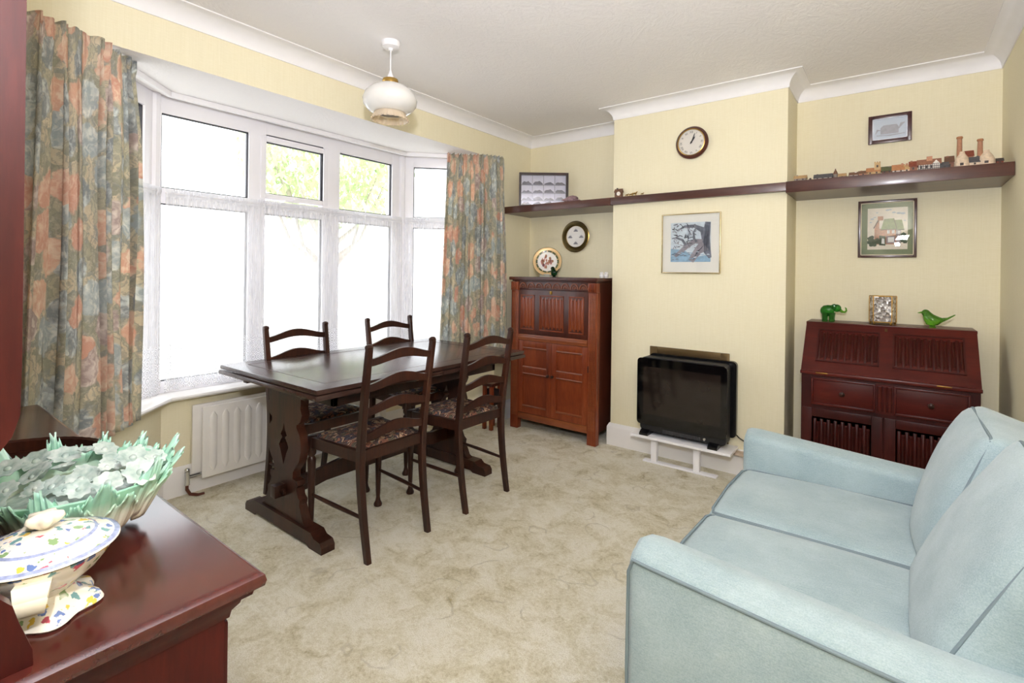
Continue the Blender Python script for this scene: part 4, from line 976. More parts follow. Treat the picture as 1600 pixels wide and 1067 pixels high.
# chimney breast shelf
t = mini('tiny round fronted miniature house at the left end of the chimney breast shelf', -1.680, .055, .03, .04, .02, 'brown', 'brown', ((-.012, .010, 'dark'),), y=3.522)
m = MB(); m.lathe([(.015, 0), (.015, .004), (0, .006)], 16, Matrix.Translation((.006, -.016, .024)) @ Matrix.Rotation(pi/2, 4, 'X')); obj('clock_face', m, HM['white'], t, local=True, label='white round face')
def critter(x, sc, label):
    t = thing('brass_figurine', label, 'figurine', (x, 3.522, SZ), 'brass figurines on the chimney breast shelf')
    m = MB(); m.tube([(-.010*sc, 0, .013*sc), (0, 0, .0145*sc), (.010*sc, 0, .014*sc), (.016*sc, 0, .022*sc), (.020*sc, 0, .021*sc)], [.003*sc, .005*sc, .005*sc, .003*sc, .002*sc], 8); obj('body', m, GILT, t, local=True)
    for xx in (-.009, .009):
        for yy in (-.003, .003): m = MB(); m.tube([(xx*sc, yy*sc, 0), (xx*sc, yy*sc, .013*sc)], .0013*sc, 5); obj('leg', m, GILT, t, local=True)
critter(-1.615, .9, 'small brass animal nearest the tiny round fronted house'); critter(-1.585, 1.0, 'small brass animal, second from the tiny round fronted house'); critter(-1.555, 1.3, 'tallest small brass animal, third from the tiny round fronted house'); critter(-1.495, .8, 'small brass animal standing alone at the right of the brass group')

# ------------------------------------------------------------------ bureau
BX0, BX1, BY0, BY1 = -.448, .345, 3.42, 3.885
bu = thing('bureau', 'dark red oak bureau with sloping linenfold fall in the right alcove', 'bureau', ((BX0+BX1)/2, 3.65, 0))
zf, zt, yf, yt = .755, 1.022, 3.44, 3.665
m = MB(); m.prism([(BY0+.012, .06), (BY1, .06), (BY1, zt-.016), (yt+.014, zt-.016), (yf+.016, zf), (BY0+.012, zf-.012)], lambda a, b: (BX0+.004, a, b), lambda a, b: (BX1-.004, a, b)); obj('carcass', m, BURDK, bu)
m = MB(); m.box(BX0-.003, BX1+.003, yt-.004, BY1+.004, zt-.018, zt, .004); obj('top', m, BURW, bu)
SD = Vector((0, yt-yf, zt-zf)).normalized(); SN = Vector((0, -SD.z, SD.y)); SL = Vector((0, yt-yf, zt-zf)).length
FP = lambda a, d, s: Vector((a, yf, zf))+SD*s+SN*d
def fbox(m, a0, a1, s0, s1, d0, d1): m.prism([(a0, s0), (a1, s0), (a1, s1), (a0, s1)], lambda p, q: FP(p, d0, q), lambda p, q: FP(p, d1, q))
m = MB(); fbox(m, BX0, BX1, -.008, SL-.006, -.014, .002); ff = obj('fall_front', m, BURW, bu)
for x0, x1 in ((-.372, -.082), (-.006, .284)):
    m = MB(); f_ = .008
    for q in ((x0-f_, x1+f_, .062, .070), (x0-f_, x1+f_, .285, .293), (x0-f_, x0, .062, .293), (x1, x1+f_, .062, .293)): fbox(m, q[0], q[1], q[2], q[3], .001, .008)
    linen(m, x0, x1, .072, .283, lambda a, d, z: FP(a, d+.001, z), 18, .009); obj('linenfold_panel', m, BURDK, ff)
m = MB(); fbox(m, -.052, -.040, .305, .325, .001, .004); obj('lock_plate', m, BRASSD, ff, label='small brass lock plate')
m = MB(); m.box(BX0-.002, BX1+.002, BY0-.008, BY0+.03, zf-.024, zf-.004, .005); obj('waist_moulding', m, BURW, bu)
m = MB()
for x in (-.34, .20): m.box(x-.03, x+.03, BY0-.0085, BY0-.005, zf-.014, zf-.008, .001)
obj('hinge', m, BRASS, bu, label='thin brass hinge strips')
for x0, x1 in ((-.383, -.097), (.004, .293)):
    m = MB(); m.box(x0, x1, BY0+.006, BY0+.02, .570, .706, .002); d = obj('drawer', m, BURW, bu)
    m = MB(); e = .010
    for q in ((x0-e, x1+e, .704, .714), (x0-e, x1+e, .558, .572), (x0-e, x0, .56, .712), (x1, x1+e, .56, .712)): m.box(q[0], q[1], BY0-.004, BY0+.014, q[2], q[3], .003)
    obj('drawer_moulding', m, BURW, d)
    m = MB(); xc_ = (x0+x1)/2; M = Matrix.Translation((xc_, BY0+.006, .638)) @ Matrix.Rotation(pi/2, 4, 'X'); m.lathe([(.007, 0), (.006, .012), (.014, .017), (.014, .025), (.007, .030), (0, .031)], 14, M); obj('knob', m, DARKW, d)
m = MB()
for i in range(3): m.tube([(-.068+i*.0225, BY0+.006, .57), (-.068+i*.0225, BY0+.006, .705)], .009, 8)
m.box(-.086, -.007, BY0+.008, BY0+.02, .555, .715); obj('fluted_block', m, BURW, bu)
for x0, x1 in ((BX0+.01, -.054), (-.046, BX1-.01)):
    m = MB(); y = BY0+.002; stl = .05
    m.box(x0, x0+stl, y, y+.014, .10, .535, .003); m.box(x1-stl, x1, y, y+.014, .10, .535, .003); m.box(x0+stl, x1-stl, y, y+.014, .10, .16, .003); m.box(x0+stl, x1-stl, y, y+.014, .487, .535, .003); m.box(x0+.01, x1-.01, y+.010, y+.014, .11, .53)
    d = obj('door', m, BURDK, bu)
    m = MB(); linen(m, x0+stl+.006, x1-stl-.006, .165, .482, lambda a, dd, z: (a, y+.010-dd, z), 16, .010); obj('linenfold_panel', m, BURDK, d)
m = MB(); m.box(BX0, BX1, BY0, BY0+.03, .06, .10, .004); obj('plinth_rail', m, BURW, bu)
for x in (BX0, BX1-.05):
    for y in (BY0+.002, BY1-.05): m = MB(); m.box(x, x+.05, y, y+.05, 0, .062, .003); obj('foot', m, BURDK, bu)
# ornaments on the bureau
t = thing('glass_elephant', 'green glass elephant with raised trunk on the bureau', 'figurine', (-.335, 3.76, 1.022), None, 0)
m = MB(); rings = []
for x, z, r in [(-.052, .066, .004), (-.048, .066, .018), (-.034, .066, .033), (-.012, .067, .037), (.010, .070, .034), (.024, .078, .026)]: rings.append([(x, r*cos(a)*.85, z+r*sin(a)) for a in [2*pi*j/14 for j in range(14)]])
m.loft(rings); obj('body', m, GREENG, t, ang=70, local=True)
m = MB(); m.ball((.038, 0, .085), (.024, .020, .024), 14, 10); hd = obj('head', m, GREENG, t, ang=70, local=True)
m = MB(); m.tube([(.050, 0, .078), (.066, 0, .064), (.080, 0, .062), (.088, 0, .072), (.086, 0, .086), (.080, 0, .092)], [.011, .008, .006, .005, .004, .002], 10); obj('trunk', m, GREENG2, hd, local=True)
for sd in (-1, 1):
    m = MB(); m.ball((.022, sd*.022, .092), (.016, .004, .018), 10, 8); obj('ear', m, GREENG, hd, local=True)
    for x in (-.026, .012):
        m = MB(); m.tube([(x, sd*.016, .055), (x, sd*.017, .02), (x, sd*.017, 0)], [.018, .014, .015], 10); obj('leg', m, GREENG, t, local=True)
t = thing('glass_box', 'brass edged trinket box of textured clear glass in the middle of the bureau', 'box', (-.065, 3.735, 1.022))
k = N('rippled_glass'); ns = k.voro(k.co(), 55); k.bump(ns.outputs['Distance'], .9, .01); k.b.inputs['Transmission Weight'].default_value = .25; RIP = k.fin(k.ramp(ns.outputs['Color'], [(.2, lin((150, 140, 132))), (.5, lin((206, 200, 196))), (.8, lin((236, 234, 232)))]), .1, .35)
M3 = Matrix.Translation((-.065, 3.735, 1.030))
hexp = [(-.066, .035), (-.044, -.028), (.044, -.028), (.066, .035)]
for i in range(3):
    a, b = hexp[i], hexp[i+1]; m = MB(); nn = Vector((b[1]-a[1], -(b[0]-a[0]))).normalized()*.003
    m.prism([a, b, (b[0]-nn.x, b[1]-nn.y), (a[0]-nn.x, a[1]-nn.y)], lambda p, q: M3 @ Vector((p, q, .010)), lambda p, q: M3 @ Vector((p, q, .160))); obj('glass_panel', m, RIP, t)
m = MB(); m.prism(hexp, lambda p, q: M3 @ Vector((p, q, .007)), lambda p, q: M3 @ Vector((p, q, .010))); m.box(-.131, .001, 3.768, 3.771, 1.04, 1.19); obj('back_panel', m, RIP, t)
m = MB()
for z in (.008, .162): m.tube([M3 @ Vector((p[0], p[1], z)) for p in hexp], .0028, 6, closed=True)
for p in hexp: m.tube([M3 @ Vector((p[0], p[1], .008)), M3 @ Vector((p[0], p[1], .162))], .0028, 6)
obj('brass_edging', m, BRASS, t)
for p in hexp: m = MB(); m.ball(M3 @ Vector((p[0]*.9, p[1]*.9, -.001)), .0068, 8, 6); obj('foot', m, BRASS, t)
bird('lime green glass bird with raised tail at the right of the bureau', (.165, 3.74, 1.022), 1.12, radians(165), GREENG2)

# ------------------------------------------------------------------ fireplace: brass frame, electric heater on a white stand
t = thing('fire_surround', 'aged brass frame on the chimney breast behind the heater', 'fireplace', (-1.148, YC, .13))
m = MB(); x0, x1, z0, z1, w = -1.424, -.876, .165, .785, .055
for q in ((x0, x0+w, z0, z1), (x1-w, x1, z0, z1), (x0+w, x1-w, z1-w, z1)): m.box(q[0], q[1], YC-.016, YC-.001, q[2], q[3], .004)
obj('frame', m, BRASSD, t)
m = MB(); m.box(x0+w, x1-w, YC-.006, YC-.001, z0, z1-w); obj('opening_board', m, BLACKM, t)
t = thing('heater_stand', 'low white wooden stand under the electric heater', 'stand', (-1.15, 3.42, 0))
m = MB(); m.box(-1.475, -.81, 3.325, YC-.022, .172, .190, .004); obj('shelf', m, WHITEP, t)
m = MB(); m.box(-1.40, -.905, 3.365, 3.415, 0, .012, .005); obj('foot_bar', m, WHITEP, t)
for x in (-1.325, -1.035): m = MB(); m.box(x-.02, x+.02, 3.372, 3.408, .011, .173, .003); obj('post', m, WHITEP, t)
ht = thing('electric_heater', 'black electric fire with dark glass front on the white stand', 'heater', (-1.145, 3.43, .190), None)
def rrect(x0, x1, z0, z1, r, n=5):
    P = []
    for cx_, cz_, a0 in ((x1-r, z1-r, 0), (x0+r, z1-r, pi/2), (x0+r, z0+r, pi), (x1-r, z0+r, 3*pi/2)):
        for j in range(n+1): a = a0+pi/2*j/n; P.append((cx_+r*cos(a), cz_+r*sin(a)))
    return P
m = MB(); m.prism(rrect(-1.445, -.845, .262, .722, .025), lambda a, b: (a, 3.362, b), lambda a, b: (a, 3.372, b)); gf = obj('glass_front', m, plain('black_glass', (8, 8, 9), .06), ht)
m = MB(); m.prism(rrect(-1.40, -.885, .335, .665, .004), lambda a, b: (a, 3.3615, b), lambda a, b: (a, 3.3628, b)); obj('viewing_window', m, plain('smoked_glass', (34, 27, 23), .08, var=.4, scale=6), gf)
m = MB(); m.prism(rrect(-1.425, -.85, .215, .728, .03), lambda a, b: (a, 3.376, b), lambda a, b: (a, 3.47, b)); obj('body', m, BLACKM, ht)
m = MB(); m.prism(rrect(-1.40, -.815, .25, .745, .03), lambda a, b: (a, 3.472, b), lambda a, b: (a, 3.505, b)); obj('rear_casing', m, BLACK, ht)
m = MB()
for i in range(24): m.box(-1.26+i*.0105, -1.254+i*.0105, 3.371, 3.378, .222, .243)
obj('grille', m, plain('grille_grey', (70, 70, 72), .4), ht)
m = MB(); m.lathe([(.010, 0), (.010, .006), (.007, .009), (0, .009)], 14, Matrix.Translation((-.985, 3.377, .236)) @ Matrix.Rotation(pi/2, 4, 'X')); obj('dial', m, STEEL, ht)
for x in (-1.385, -.925):
    m = MB(); m.prism([(3.335, .190), (3.51, .190), (3.51, .205), (3.46, .235), (3.40, .235), (3.36, .218), (3.335, .205)], lambda a, b: (x-.03, a, b), lambda a, b: (x+.03, a, b)); obj('foot', m, BLACK, ht)
m = MB(); m.tube([(-.85, 3.49, .30), (-.80, 3.50, .25), (-.74, 3.515, .215), (-.66, 3.53, .204), (-.58, 3.54, .203)], .004, 6); obj('power_cord', m, BLACK, ht)
m = MB(); hp = [(-.86, 3.524), (-.86, 3.475), (-.72, 3.455)]+[(-.69+.035*cos(a)*1.0, 3.49+.035*sin(a)) for a in (-pi/2, -pi/4, 0, pi/4, pi/2)]
m.prism(hp, lambda a, b: (a, b, .146), lambda a, b: (a, b, .162)); o = obj('hearth_slab', m, plain('beige_stone', (196, 176, 158), .5)); base_origin(o, (-.77, 3.50, .146)); tag(o, 'beige hearth ledge end beside the white heater stand', 'ledge')
# brackets on the skirting hold the slab
# ------------------------------------------------------------------ pendant lamp
lp = thing('pendant_lamp', 'white glass pendant lamp with frilled amber rim hanging from the ceiling', 'lamp', (-2.237, 1.80, 2.15))
MT = Matrix.Translation((-2.237, 1.80, 0))
m = MB(); m.lathe([(.05, ZC), (.052, ZC-.012), (.046, ZC-.03), (.014, ZC-.036), (.010, ZC-.048), (0, ZC-.048)], 28, MT); obj('ceiling_rose', m, WHITEP, lp)
m = MB(); m.tube([(-2.237, 1.80, ZC-.045), (-2.237, 1.80, 2.39)], .0035, 8); obj('flex', m, WHITEP, lp)
m = MB(); m.lathe([(.006, 2.41), (.010, 2.395), (.019, 2.375), (.021, 2.355), (.019, 2.33)], 18, MT); obj('lampholder', m, WHITEP, lp)
m = MB(); m.lathe([(.034, 2.366), (.042, 2.362), (.044, 2.350), (.036, 2.338), (.034, 2.33)], 24, MT, cap=False); obj('gallery', m, GILT, lp, label='gold gallery ring')
m = MB(); m.lathe([(.034, 2.340), (.06, 2.333), (.10, 2.316), (.134, 2.285), (.1475, 2.25), (.143, 2.222), (.122, 2.195), (.098, 2.180), (.086, 2.176), (.083, 2.178), (.094, 2.187), (.118, 2.2), (.138, 2.225), (.142, 2.25), (.129, 2.28), (.098, 2.31), (.06, 2.327), (.034, 2.334)], 40, MT, cap=False); obj('shade', m, MILK, lp, ang=60)
m = MB(); fr = lambda a, r, z: 1+(.06*cos(24*a) if z < 2.155 else 0)
m.lathe([(.084, 2.182), (.086, 2.17), (.095, 2.155), (.101, 2.138), (.098, 2.137), (.09, 2.155), (.082, 2.17)], 96, MT, wob=fr, cap=False); obj('frill', m, FRILL, lp, ang=60, label='frilled amber tinted glass rim')
m = MB(); m.lathe([(.012, 2.33), (.014, 2.29), (.028, 2.255), (.031, 2.235), (.02, 2.212), (0, 2.205)], 18, MT); obj('bulb', m, WHITEC, lp)

# ------------------------------------------------------------------ sofa
so = thing('sofa', 'duck egg blue two seat fabric sofa against the right wall', 'sofa', (-.05, 1.89, 0))
SY0, SY1, SX0, SX1 = 1.195, 2.565, -.54, .44
aw = .155
m = MB(); m.box(SX0+.03, SX1, SY0+.02, SY1-.02, .05, .30, .02); obj('base', m, SOFA, so)
for x in (SX0+.08, SX1-.08):
    for y in (SY0+.08, SY1-.08): m = MB(); m.lathe([(.02, 0), (.026, .052)], 12, Matrix.Translation((x, y, 0))); obj('foot', m, DARKW, so)
def armz(x):
    f = (x-SX0)/(SX1-SX0)
    return .605-.045*min(1, f*1.6)+(.10*max(0, (f-.70)/.30)**2)
for y0, y1, out in ((SY0, SY0+aw, -1), (SY1-aw, SY1, 1)):
    m = MB(); rings = []; xs = [SX0+.0, SX0+.006, SX0+.02, SX0+.05]+[SX0+.05+(SX1-SX0-.05)*i/16 for i in range(1, 17)]
    for i, x in enumerate(xs):
        ins = {0: .030, 1: .014, 2: .004}.get(i, 0); zt_ = armz(x)-{0: .03, 1: .012, 2: .003}.get(i, 0)
        a, b = y0+ins, y1-ins; pts = [(x, a, .06), (x, b, .06)]
        r = .035
        for j in range(6): q_ = pi/2*j/5; pts.append((x, b-r+r*cos(q_), zt_-r*1.0+r*sin(q_)))
        for j in range(1, 5): pts.append((x, b-r-(b-a-2*r)*j/5, zt_+.010*sin(pi*j/5)))
        for j in range(6): q_ = pi/2+pi/2*j/5; pts.append((x, a+r+r*cos(q_), zt_-r+r*sin(q_)))
        rings.append(pts)
    m.loft(rings); ar = obj('arm', m, SOFA, so, ang=55)
    yy = y0 if out < 0 else y1
    m = MB(); m.tube([(SX0+.004, yy-out*.02, .07), (SX0+.002, yy-out*.012, .3), (SX0+.004, yy-out*.012, armz(SX0)-.06), (SX0+.02, yy-out*.003, armz(SX0)-.022)]+[(x, yy+out*.001, armz(x)-.020) for x in xs[3:]], .0045, 8); obj('piping', m, SOFAP, ar)
m = MB(); m.cushion(.20, SX1, SY0+.10, SY1-.10, .10, .74, .05, (0, 0, 0), 8); obj('back', m, SOFA, so, ang=60)
ym = 1.882
for y0, y1 in ((SY0+aw+.002, ym-.001), (ym+.001, SY1-aw-.002)):
    m = MB(); m.cushion(SX0+.005, .24, y0, y1, .29, .455, .03, (0.01, 0, .018), 12, wob=.0025, seed=y0); cs = obj('seat_cushion', m, SOFA, so, ang=70)
    m = MB(); r = .012; zz = .449; P = [(SX0+.014, y0+.01, zz), (SX0+.014, y1-.01, zz), (.2, y1-.004, zz), (.2, y0+.004, zz)]
    pts = []
    corners = [(SX0+.012, y0+.006), (SX0+.012, y1-.006), (.22, y1-.006), (.22, y0+.006)]
    m.tube([(.2, y0+.005, zz+.004), (SX0+.05, y0+.005, zz), (SX0+.022, y0+.012, zz-.002), (SX0+.012, y0+.04, zz), (SX0+.008, (y0+y1)/2, zz+.006), (SX0+.012, y1-.04, zz), (SX0+.022, y1-.012, zz-.002), (SX0+.05, y1-.005, zz), (.2, y1-.005, zz+.004)], .0045, 8); obj('piping', m, SOFAP, cs)
def backcush(y0, y1, x_b, x_t, ztop, thick, seed, lean=0, zb=.44):
    h = ztop-zb; ang_ = math.atan2(x_t-x_b, h); M = Matrix.Translation((x_b, 0, zb)) @ Matrix.Rotation(ang_, 4, 'Y'); H = h/cos(ang_)
    m = MB(); m.cushion(0, thick, y0, y1, 0, H, .04, (.042, .006, .008), 14, M=M, wob=.003, seed=seed); cs = obj('back_cushion', m, SOFA, so, ang=70)
    xo = .013; e = .013; hh = H-e; P = [(xo, y0+e, .05)]
    def cr(cy_, cz_, r, a0): return [(xo, cy_+r*cos(a0+pi/2*j/5), cz_+r*sin(a0+pi/2*j/5)) for j in range(6)]
    r = .03; path = [(xo, y0+e, .04), (xo-.001, y0+e, H*.5)]+[(xo, y0+e+r*(1-cos(q)), hh-r+r*sin(q)) for q in (0, .4, .8, 1.2, pi/2)]+[(xo-.001, (y0+y1)/2, hh)]+[(xo, y1-e-r+r*sin(q), hh-r+r*cos(q)) for q in (0, .4, .8, 1.2, pi/2)]+[(xo-.001, y1-e, H*.5), (xo, y1-e, .04)]
    m = MB(); m.tube([M @ Vector(p) for p in path if p[2] > .035], .0042, 8); obj('piping', m, SOFAP, cs)
backcush(1.885, 2.385, .050, .205, .875, .19, 1.0)
backcush(1.335, 1.872, .030, .255, .900, .20, 2.4)

# ------------------------------------------------------------------ dresser (sideboard with open rack)
ds = thing('dresser', 'large mahogany dresser at the left edge with moulded top and tall rack side', 'dresser', (-1.45, .12, 0))
DX0, DX1, DY0, DY1, DZ = -2.19, -.727, YF+.005, .372, .862
def edge_loop(ins): return [(DX0+ins, DY0), (DX0+ins, DY1-ins), (DX1-ins, DY1-ins), (DX1-ins, DY0)]
def slab(m, levels):
    rings = [[(p[0], p[1], z) for p in edge_loop(i_)] for i_, z in levels]; m.loft(rings)
m = MB(); slab(m, [(.010, DZ-.026), (.002, DZ-.022), (0, DZ-.014), (.002, DZ-.006), (.008, DZ-.001), (.012, DZ)]); obj('top', m, SIDEW, ds, ang=30)
m = MB(); slab(m, [(.036, DZ-.065), (.034, DZ-.055), (.026, DZ-.045), (.024, DZ-.038), (.014, DZ-.034), (.012, DZ-.0262)]); obj('top_moulding', m, SIDEV, ds, ang=30)
m = MB(); m.box(DX0+.04, DX1-.04, DY0, DY1-.04, .09, DZ-.06, .002); obj('carcass', m, SIDEV, ds)
m = MB(); m.box(DX0+.03, DX1-.03, DY0, DY1-.03, 0, .09, .006); obj('plinth', m, SIDEV, ds)
nx3 = 3; w = (DX1-DX0-.10)/nx3
for i in range(nx3):
    x0 = DX0+.05+i*w; m = MB(); m.box(x0+.006, x0+w-.006, DY1-.041, DY1-.028, .62, .78, .004); d = obj('drawer', m, SIDEV, ds)
    m = MB(); m.lathe([(.006, 0), (.006, .012), (.013, .018), (.010, .026), (0, .028)], 12, Matrix.Translation((x0+w/2, DY1-.028, .70)) @ Matrix.Rotation(-pi/2, 4, 'X')); obj('knob', m, BRASS, d)
    m = MB(); m.box(x0+.006, x0+w-.006, DY1-.041, DY1-.028, .11, .61, .004); d = obj('door', m, SIDEV, ds)
    m = MB(); m.box(x0+.07, x0+w-.07, DY1-.029, DY1-.022, .18, .54, .006); obj('raised_panel', m, SIDEV, d)
prof = [(DY0, DZ+.0005), (.125, DZ+.0005), (.124, .880), (.113, .915), (.108, .935), (.096, .95), (.075, .958), (.058, .975), (.05, 1.0), (.052, 1.04), (.06, 1.07), (.075, 1.09), (.094, 1.100), (.106, 1.118), (.112, 1.14), (.113, 1.2), (.113, 2.05), (DY0, 2.05)]
for x0 in (-.772, -2.165):
    m = MB(); m.prism(prof, lambda a, b: (x0, a, b), lambda a, b: (x0+.020, a, b)); obj('rack_side', m, SIDEV, ds)
m = MB(); m.box(-2.165, -.752, DY0, DY0+.012, DZ, 2.05); obj('rack_back', m, SIDEV, ds)
for z in (1.20, 1.58, 2.0): m = MB(); m.box(-2.145, -.772, DY0+.012, .09, z, z+.018, .003); obj('rack_shelf', m, SIDEV, ds)
m = MB(); m.box(-2.19, -.735, DY0, .135, 2.05, 2.09, .01); obj('rack_cornice', m, SIDEV, ds)

# leafy ceramic bowl
bx, by = -1.065, .228
lb = thing('leaf_bowl', 'green and cream ceramic bowl with leafy rim and raised flowers on the dresser', 'bowl', (bx, by, DZ))
k = N('leaf_glaze'); tc = k.co('Object'); sp = k.n('ShaderNodeSeparateXYZ', Vector=tc); ns = k.noise(tc, 40, 3)
f = k.math('ADD', sp.outputs['Z'], k.math('MULTIPLY', ns.outputs[0], .03))
LEAFG = k.fin(k.ramp(k.math('MULTIPLY', f, 6.2), [(.1, lin((206, 184, 156))), (.40, lin((228, 222, 206))), (.54, lin((196, 216, 194))), (.68, lin((158, 206, 178))), (.84, lin((172, 214, 194))), (1, lin((210, 230, 218)))]), .18); k.bump(ns.outputs[0], .2, .003)
k = N('flower_glaze'); ns = k.noise(k.co(), 60, 3); k.bump(ns.outputs[0], .3, .003); FLOWG = k.fin(k.ramp(ns.outputs[0], [(.3, lin((140, 160, 150))), (.7, lin((198, 206, 198)))]), .25)
ML = Matrix.Translation((bx, by, DZ)) @ Matrix.Diagonal((.9, .9, .92, 1)); RX, RY = .160, .140
m = MB(); m.lathe([(.045, 0), (.05, .004), (.075, .02), (.108, .052), (.128, .085), (.138, .108), (.133, .109), (.122, .085), (.10, .055), (.06, .03), (0, .026)], 48, ML, sx=1.1, sy=1.0, wob=lambda a, r, z: 1+.012*cos(16*a)*(r > .06)); obj('bowl', m, LEAFG, lb, ang=60)
rnd = random.Random(4)
def leaf_mb(a, R, z0, hgt, w, tilt, ph):
    m = MB(); rad = Vector((cos(a)*1.1, sin(a), 0)); tan = Vector((-sin(a), cos(a), 0))
    def fn(u, v_):
        s = 2*u-1; tri = abs((s*3.5+.5) % 1-.5)*2
        H = hgt*(.52+.40*(1-abs(s))**.9+.13*tri); wd_ = w*(.78+.30*sin(pi*min(1, v_*.8)))*(1-.18*v_**2)
        z = H*v_
        p = Vector((bx, by, DZ))+rad*(R+tilt*z-.02*max(0, v_-.7)*(1 if ph > .5 else -.8))+tan*(s*wd_)+Vector((0, 0, z0+z))
        return p+rad*(-.008*s*s+.003*tri*v_-.003*cos(s*9)*v_)
    m.grid(fn, 28, 10); return m
for i in range(24):
    a = 2*pi*i/24+rnd.uniform(-.03, .03); big = i % 2 == 0
    o = obj('leaf', leaf_mb(a, .100 if big else .098, .040 if big else .030, (.094 if big else .074)+rnd.uniform(-.008, .012), .026 if big else .024, .46, rnd.random()), LEAFG, lb, ang=70, recalc=False)
    o.modifiers.new('thick', 'SOLIDIFY').thickness = .0028
def flower(p, r, nrm, n):
    m = MB(); z = nrm.normalized(); x = z.orthogonal().normalized(); y = z.cross(x); T = Matrix(((x.x, y.x, z.x, p.x), (x.y, y.y, z.y, p.y), (x.z, y.z, z.z, p.z), (0, 0, 0, 1)))
    m.lathe([(.15*r, -.55*r), (.55*r, -.2*r), (.95*r, .05*r), (r, .12*r), (.9*r, .14*r), (.5*r, .02*r), (.25*r, -.02*r), (.18*r, .12*r), (0, .16*r)], 5*n, T, wob=lambda a, rr_, z_: 1+.10*cos(n*a)*(rr_ > .4*r)); return m
for i in range(30):
    a = i*2.4; R = .116*sqrt((i+.5)/30); p = Vector((bx+R*cos(a)*1.1, by+R*sin(a), DZ+.090+.030*rnd.random()))
    r = rnd.choice([.012, .016, .020, .023]); obj('flower', flower(p, r, Vector((cos(a)*.3+rnd.uniform(0, .7), sin(a)*.3+rnd.uniform(-.4, .2), 1)), 8), FLOWG, lb, ang=60)
m = MB(); m.lathe([(.115, .066), (.09, .078), (0, .086)], 24, ML, sx=1.1); obj('flower_bed', m, FLOWG, lb)

# tureen
tx_, ty_ = -.862, .152
tu = thing('tureen', 'cream lidded tureen with flower pattern and blue rim on the dresser front', 'tureen', (tx_, ty_, DZ))
k = N('flower_china'); tc = k.co('Object'); vv = k.add(tc, k.noise(tc, 90, 3).outputs['Color'], .022); vo = k.voro(vv, 70); mk = k.ramp(vo.outputs['Distance'], [(.36, (1, 1, 1)), (.42, (0, 0, 0))])
sel = k.noise(tc, 24, 2); mk = k.math('MULTIPLY', mk, k.ramp(sel.outputs[0], [(.36, (0, 0, 0)), (.42, (1, 1, 1))]))
fc = k.ramp(vo.outputs['Color'], [(0, lin((104, 124, 172))), (.3, lin((196, 92, 108))), (.45, lin((226, 190, 84))), (.6, lin((110, 150, 150))), (.75, lin((132, 160, 110))), (.88, lin((214, 140, 150)))], 'CONSTANT')
CHINAF = k.fin(k.mix(mk, lin((238, 230, 214)), fc), .12)
BLUER = plain('blue_band', (150, 158, 190), .15, var=.25, scale=160)
TS = .86; MTu = Matrix.Translation((tx_, ty_, DZ)) @ Matrix.Scale(TS, 4)
m = MB(); lob = lambda a, r, z: 1+(.10*cos(6*a)*(z < .02)); m.lathe([(.062, 0), (.066, .004), (.062, .012), (.040, .022), (.034, .032), (.045, .044), (.066, .062), (.080, .082), (.084, .090), (.078, .090), (0, .088)], 60, MTu, sx=1.0, sy=1.0, wob=lob); obj('bowl', m, CHINAF, tu, ang=60)
m = MB(); m.lathe([(.084, .0915), (.090, .0945), (.089, .097), (.082, .099), (.062, .108), (.058, .1105), (.03, .119), (.0, .121)], 60, MTu, mats=[2, 2, 1, 0, 1, 0, 0, 0]); ld = obj('lid', m, [CHINAF, BLUER, CREAMC], tu, ang=60)
m = MB(); m.tube([(tx_-.02, ty_-.014, DZ+.117*TS), (tx_-.012, ty_-.006, DZ+.128*TS), (tx_-.004, ty_+.002, DZ+.134*TS)], [.006, .007, .008], 8)
m.lathe([(.006, .122), (.016, .130), (.021, .137), (.019, .143), (.008, .146), (0, .146)], 40, MTu, wob=lambda a, r, z: 1+.16*cos(5*a)*(z > .125)); obj('lid_knob', m, CREAMC, ld, ang=60)
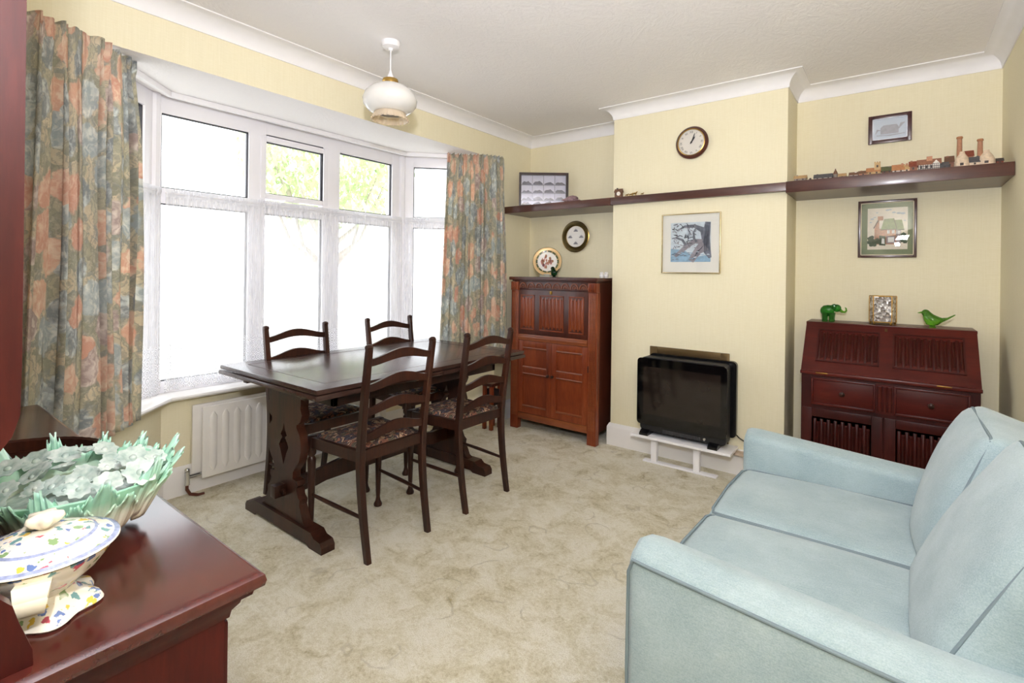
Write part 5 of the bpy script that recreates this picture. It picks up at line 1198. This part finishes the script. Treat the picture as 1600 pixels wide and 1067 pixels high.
for a in (-.3, pi-.3):
    d = Vector((cos(a), sin(a), 0)); tn = Vector((-sin(a), cos(a), 0)); B = Vector((tx_, ty_, DZ)); m = MB(); rings = []
    for r, z, hw in ((.070, .078, .016), (.096, .082, .017), (.104, .070, .015), (.098, .052, .012), (.080, .040, .010), (.060, .044, .009)):
        r *= TS; z *= TS; p = B+d*r+Vector((0, 0, z)); rings.append([p-tn*hw-Vector((0, 0, .003)), p+tn*hw-Vector((0, 0, .003)), p+tn*hw+Vector((0, 0, .003)), p-tn*hw+Vector((0, 0, .003))])
    m.loft(rings); obj('handle', m, CREAMC, tu, ang=60)

# dark tray and cup behind the bowl
t = thing('round_tray', 'round dark wooden tray with ribbed gallery edge behind the leafy bowl', 'tray', (-1.44, .165, DZ))
MT = Matrix.Translation((-1.44, .165, DZ))
m = MB(); m.lathe([(.185, 0), (.195, .004), (.188, .008), (0, .008)], 56, MT); obj('base', m, DARKW, t)
m = MB(); m.lathe([(.186, .008), (.197, .012), (.202, .034), (.197, .036), (.191, .032), (.188, .010)], 120, MT, wob=lambda a, r, z: 1+.006*cos(60*a), cap=False); obj('gallery_rim', m, DARKW, t)
t = thing('china_cup', 'small white china cup on the dark tray at the left edge of the dresser', 'cup', (-1.335, .135, DZ+.008))
MT = Matrix.Translation((-1.335, .135, DZ+.008)); m = MB(); m.lathe([(.022, 0), (.024, .006), (.034, .03), (.043, .062), (.045, .066), (.042, .066), (.03, .03), (0, .012)], 36, MT); obj('cup', m, CHINAF, t, ang=60)
m = MB(); m.lathe([(.044, .0635), (.0465, .066), (.0445, .068), (.042, .066)], 36, MT, cap=False); obj('rim_band', m, CREAMC, t)

# small stool glimpsed behind the second chair
t = thing('corner_stool', 'small red brown wooden stool glimpsed behind the chair next to the oak cupboard', 'stool', (-2.69, 3.27, 0))
m = MB(); m.box(-2.745, -2.635, 3.20, 3.345, .36, .385, .006); obj('seat', m, CUPDK, t)
for x in (-2.74, -2.668):
    for y in (3.205, 3.312): m = MB(); m.box(x, x+.028, y, y+.028, 0, .361, .003); obj('leg', m, CUPW, t)
m = MB(); m.box(-2.735, -2.645, 3.235, 3.31, .20, .33, .004); obj('box_shelf', m, BLACKM, t)
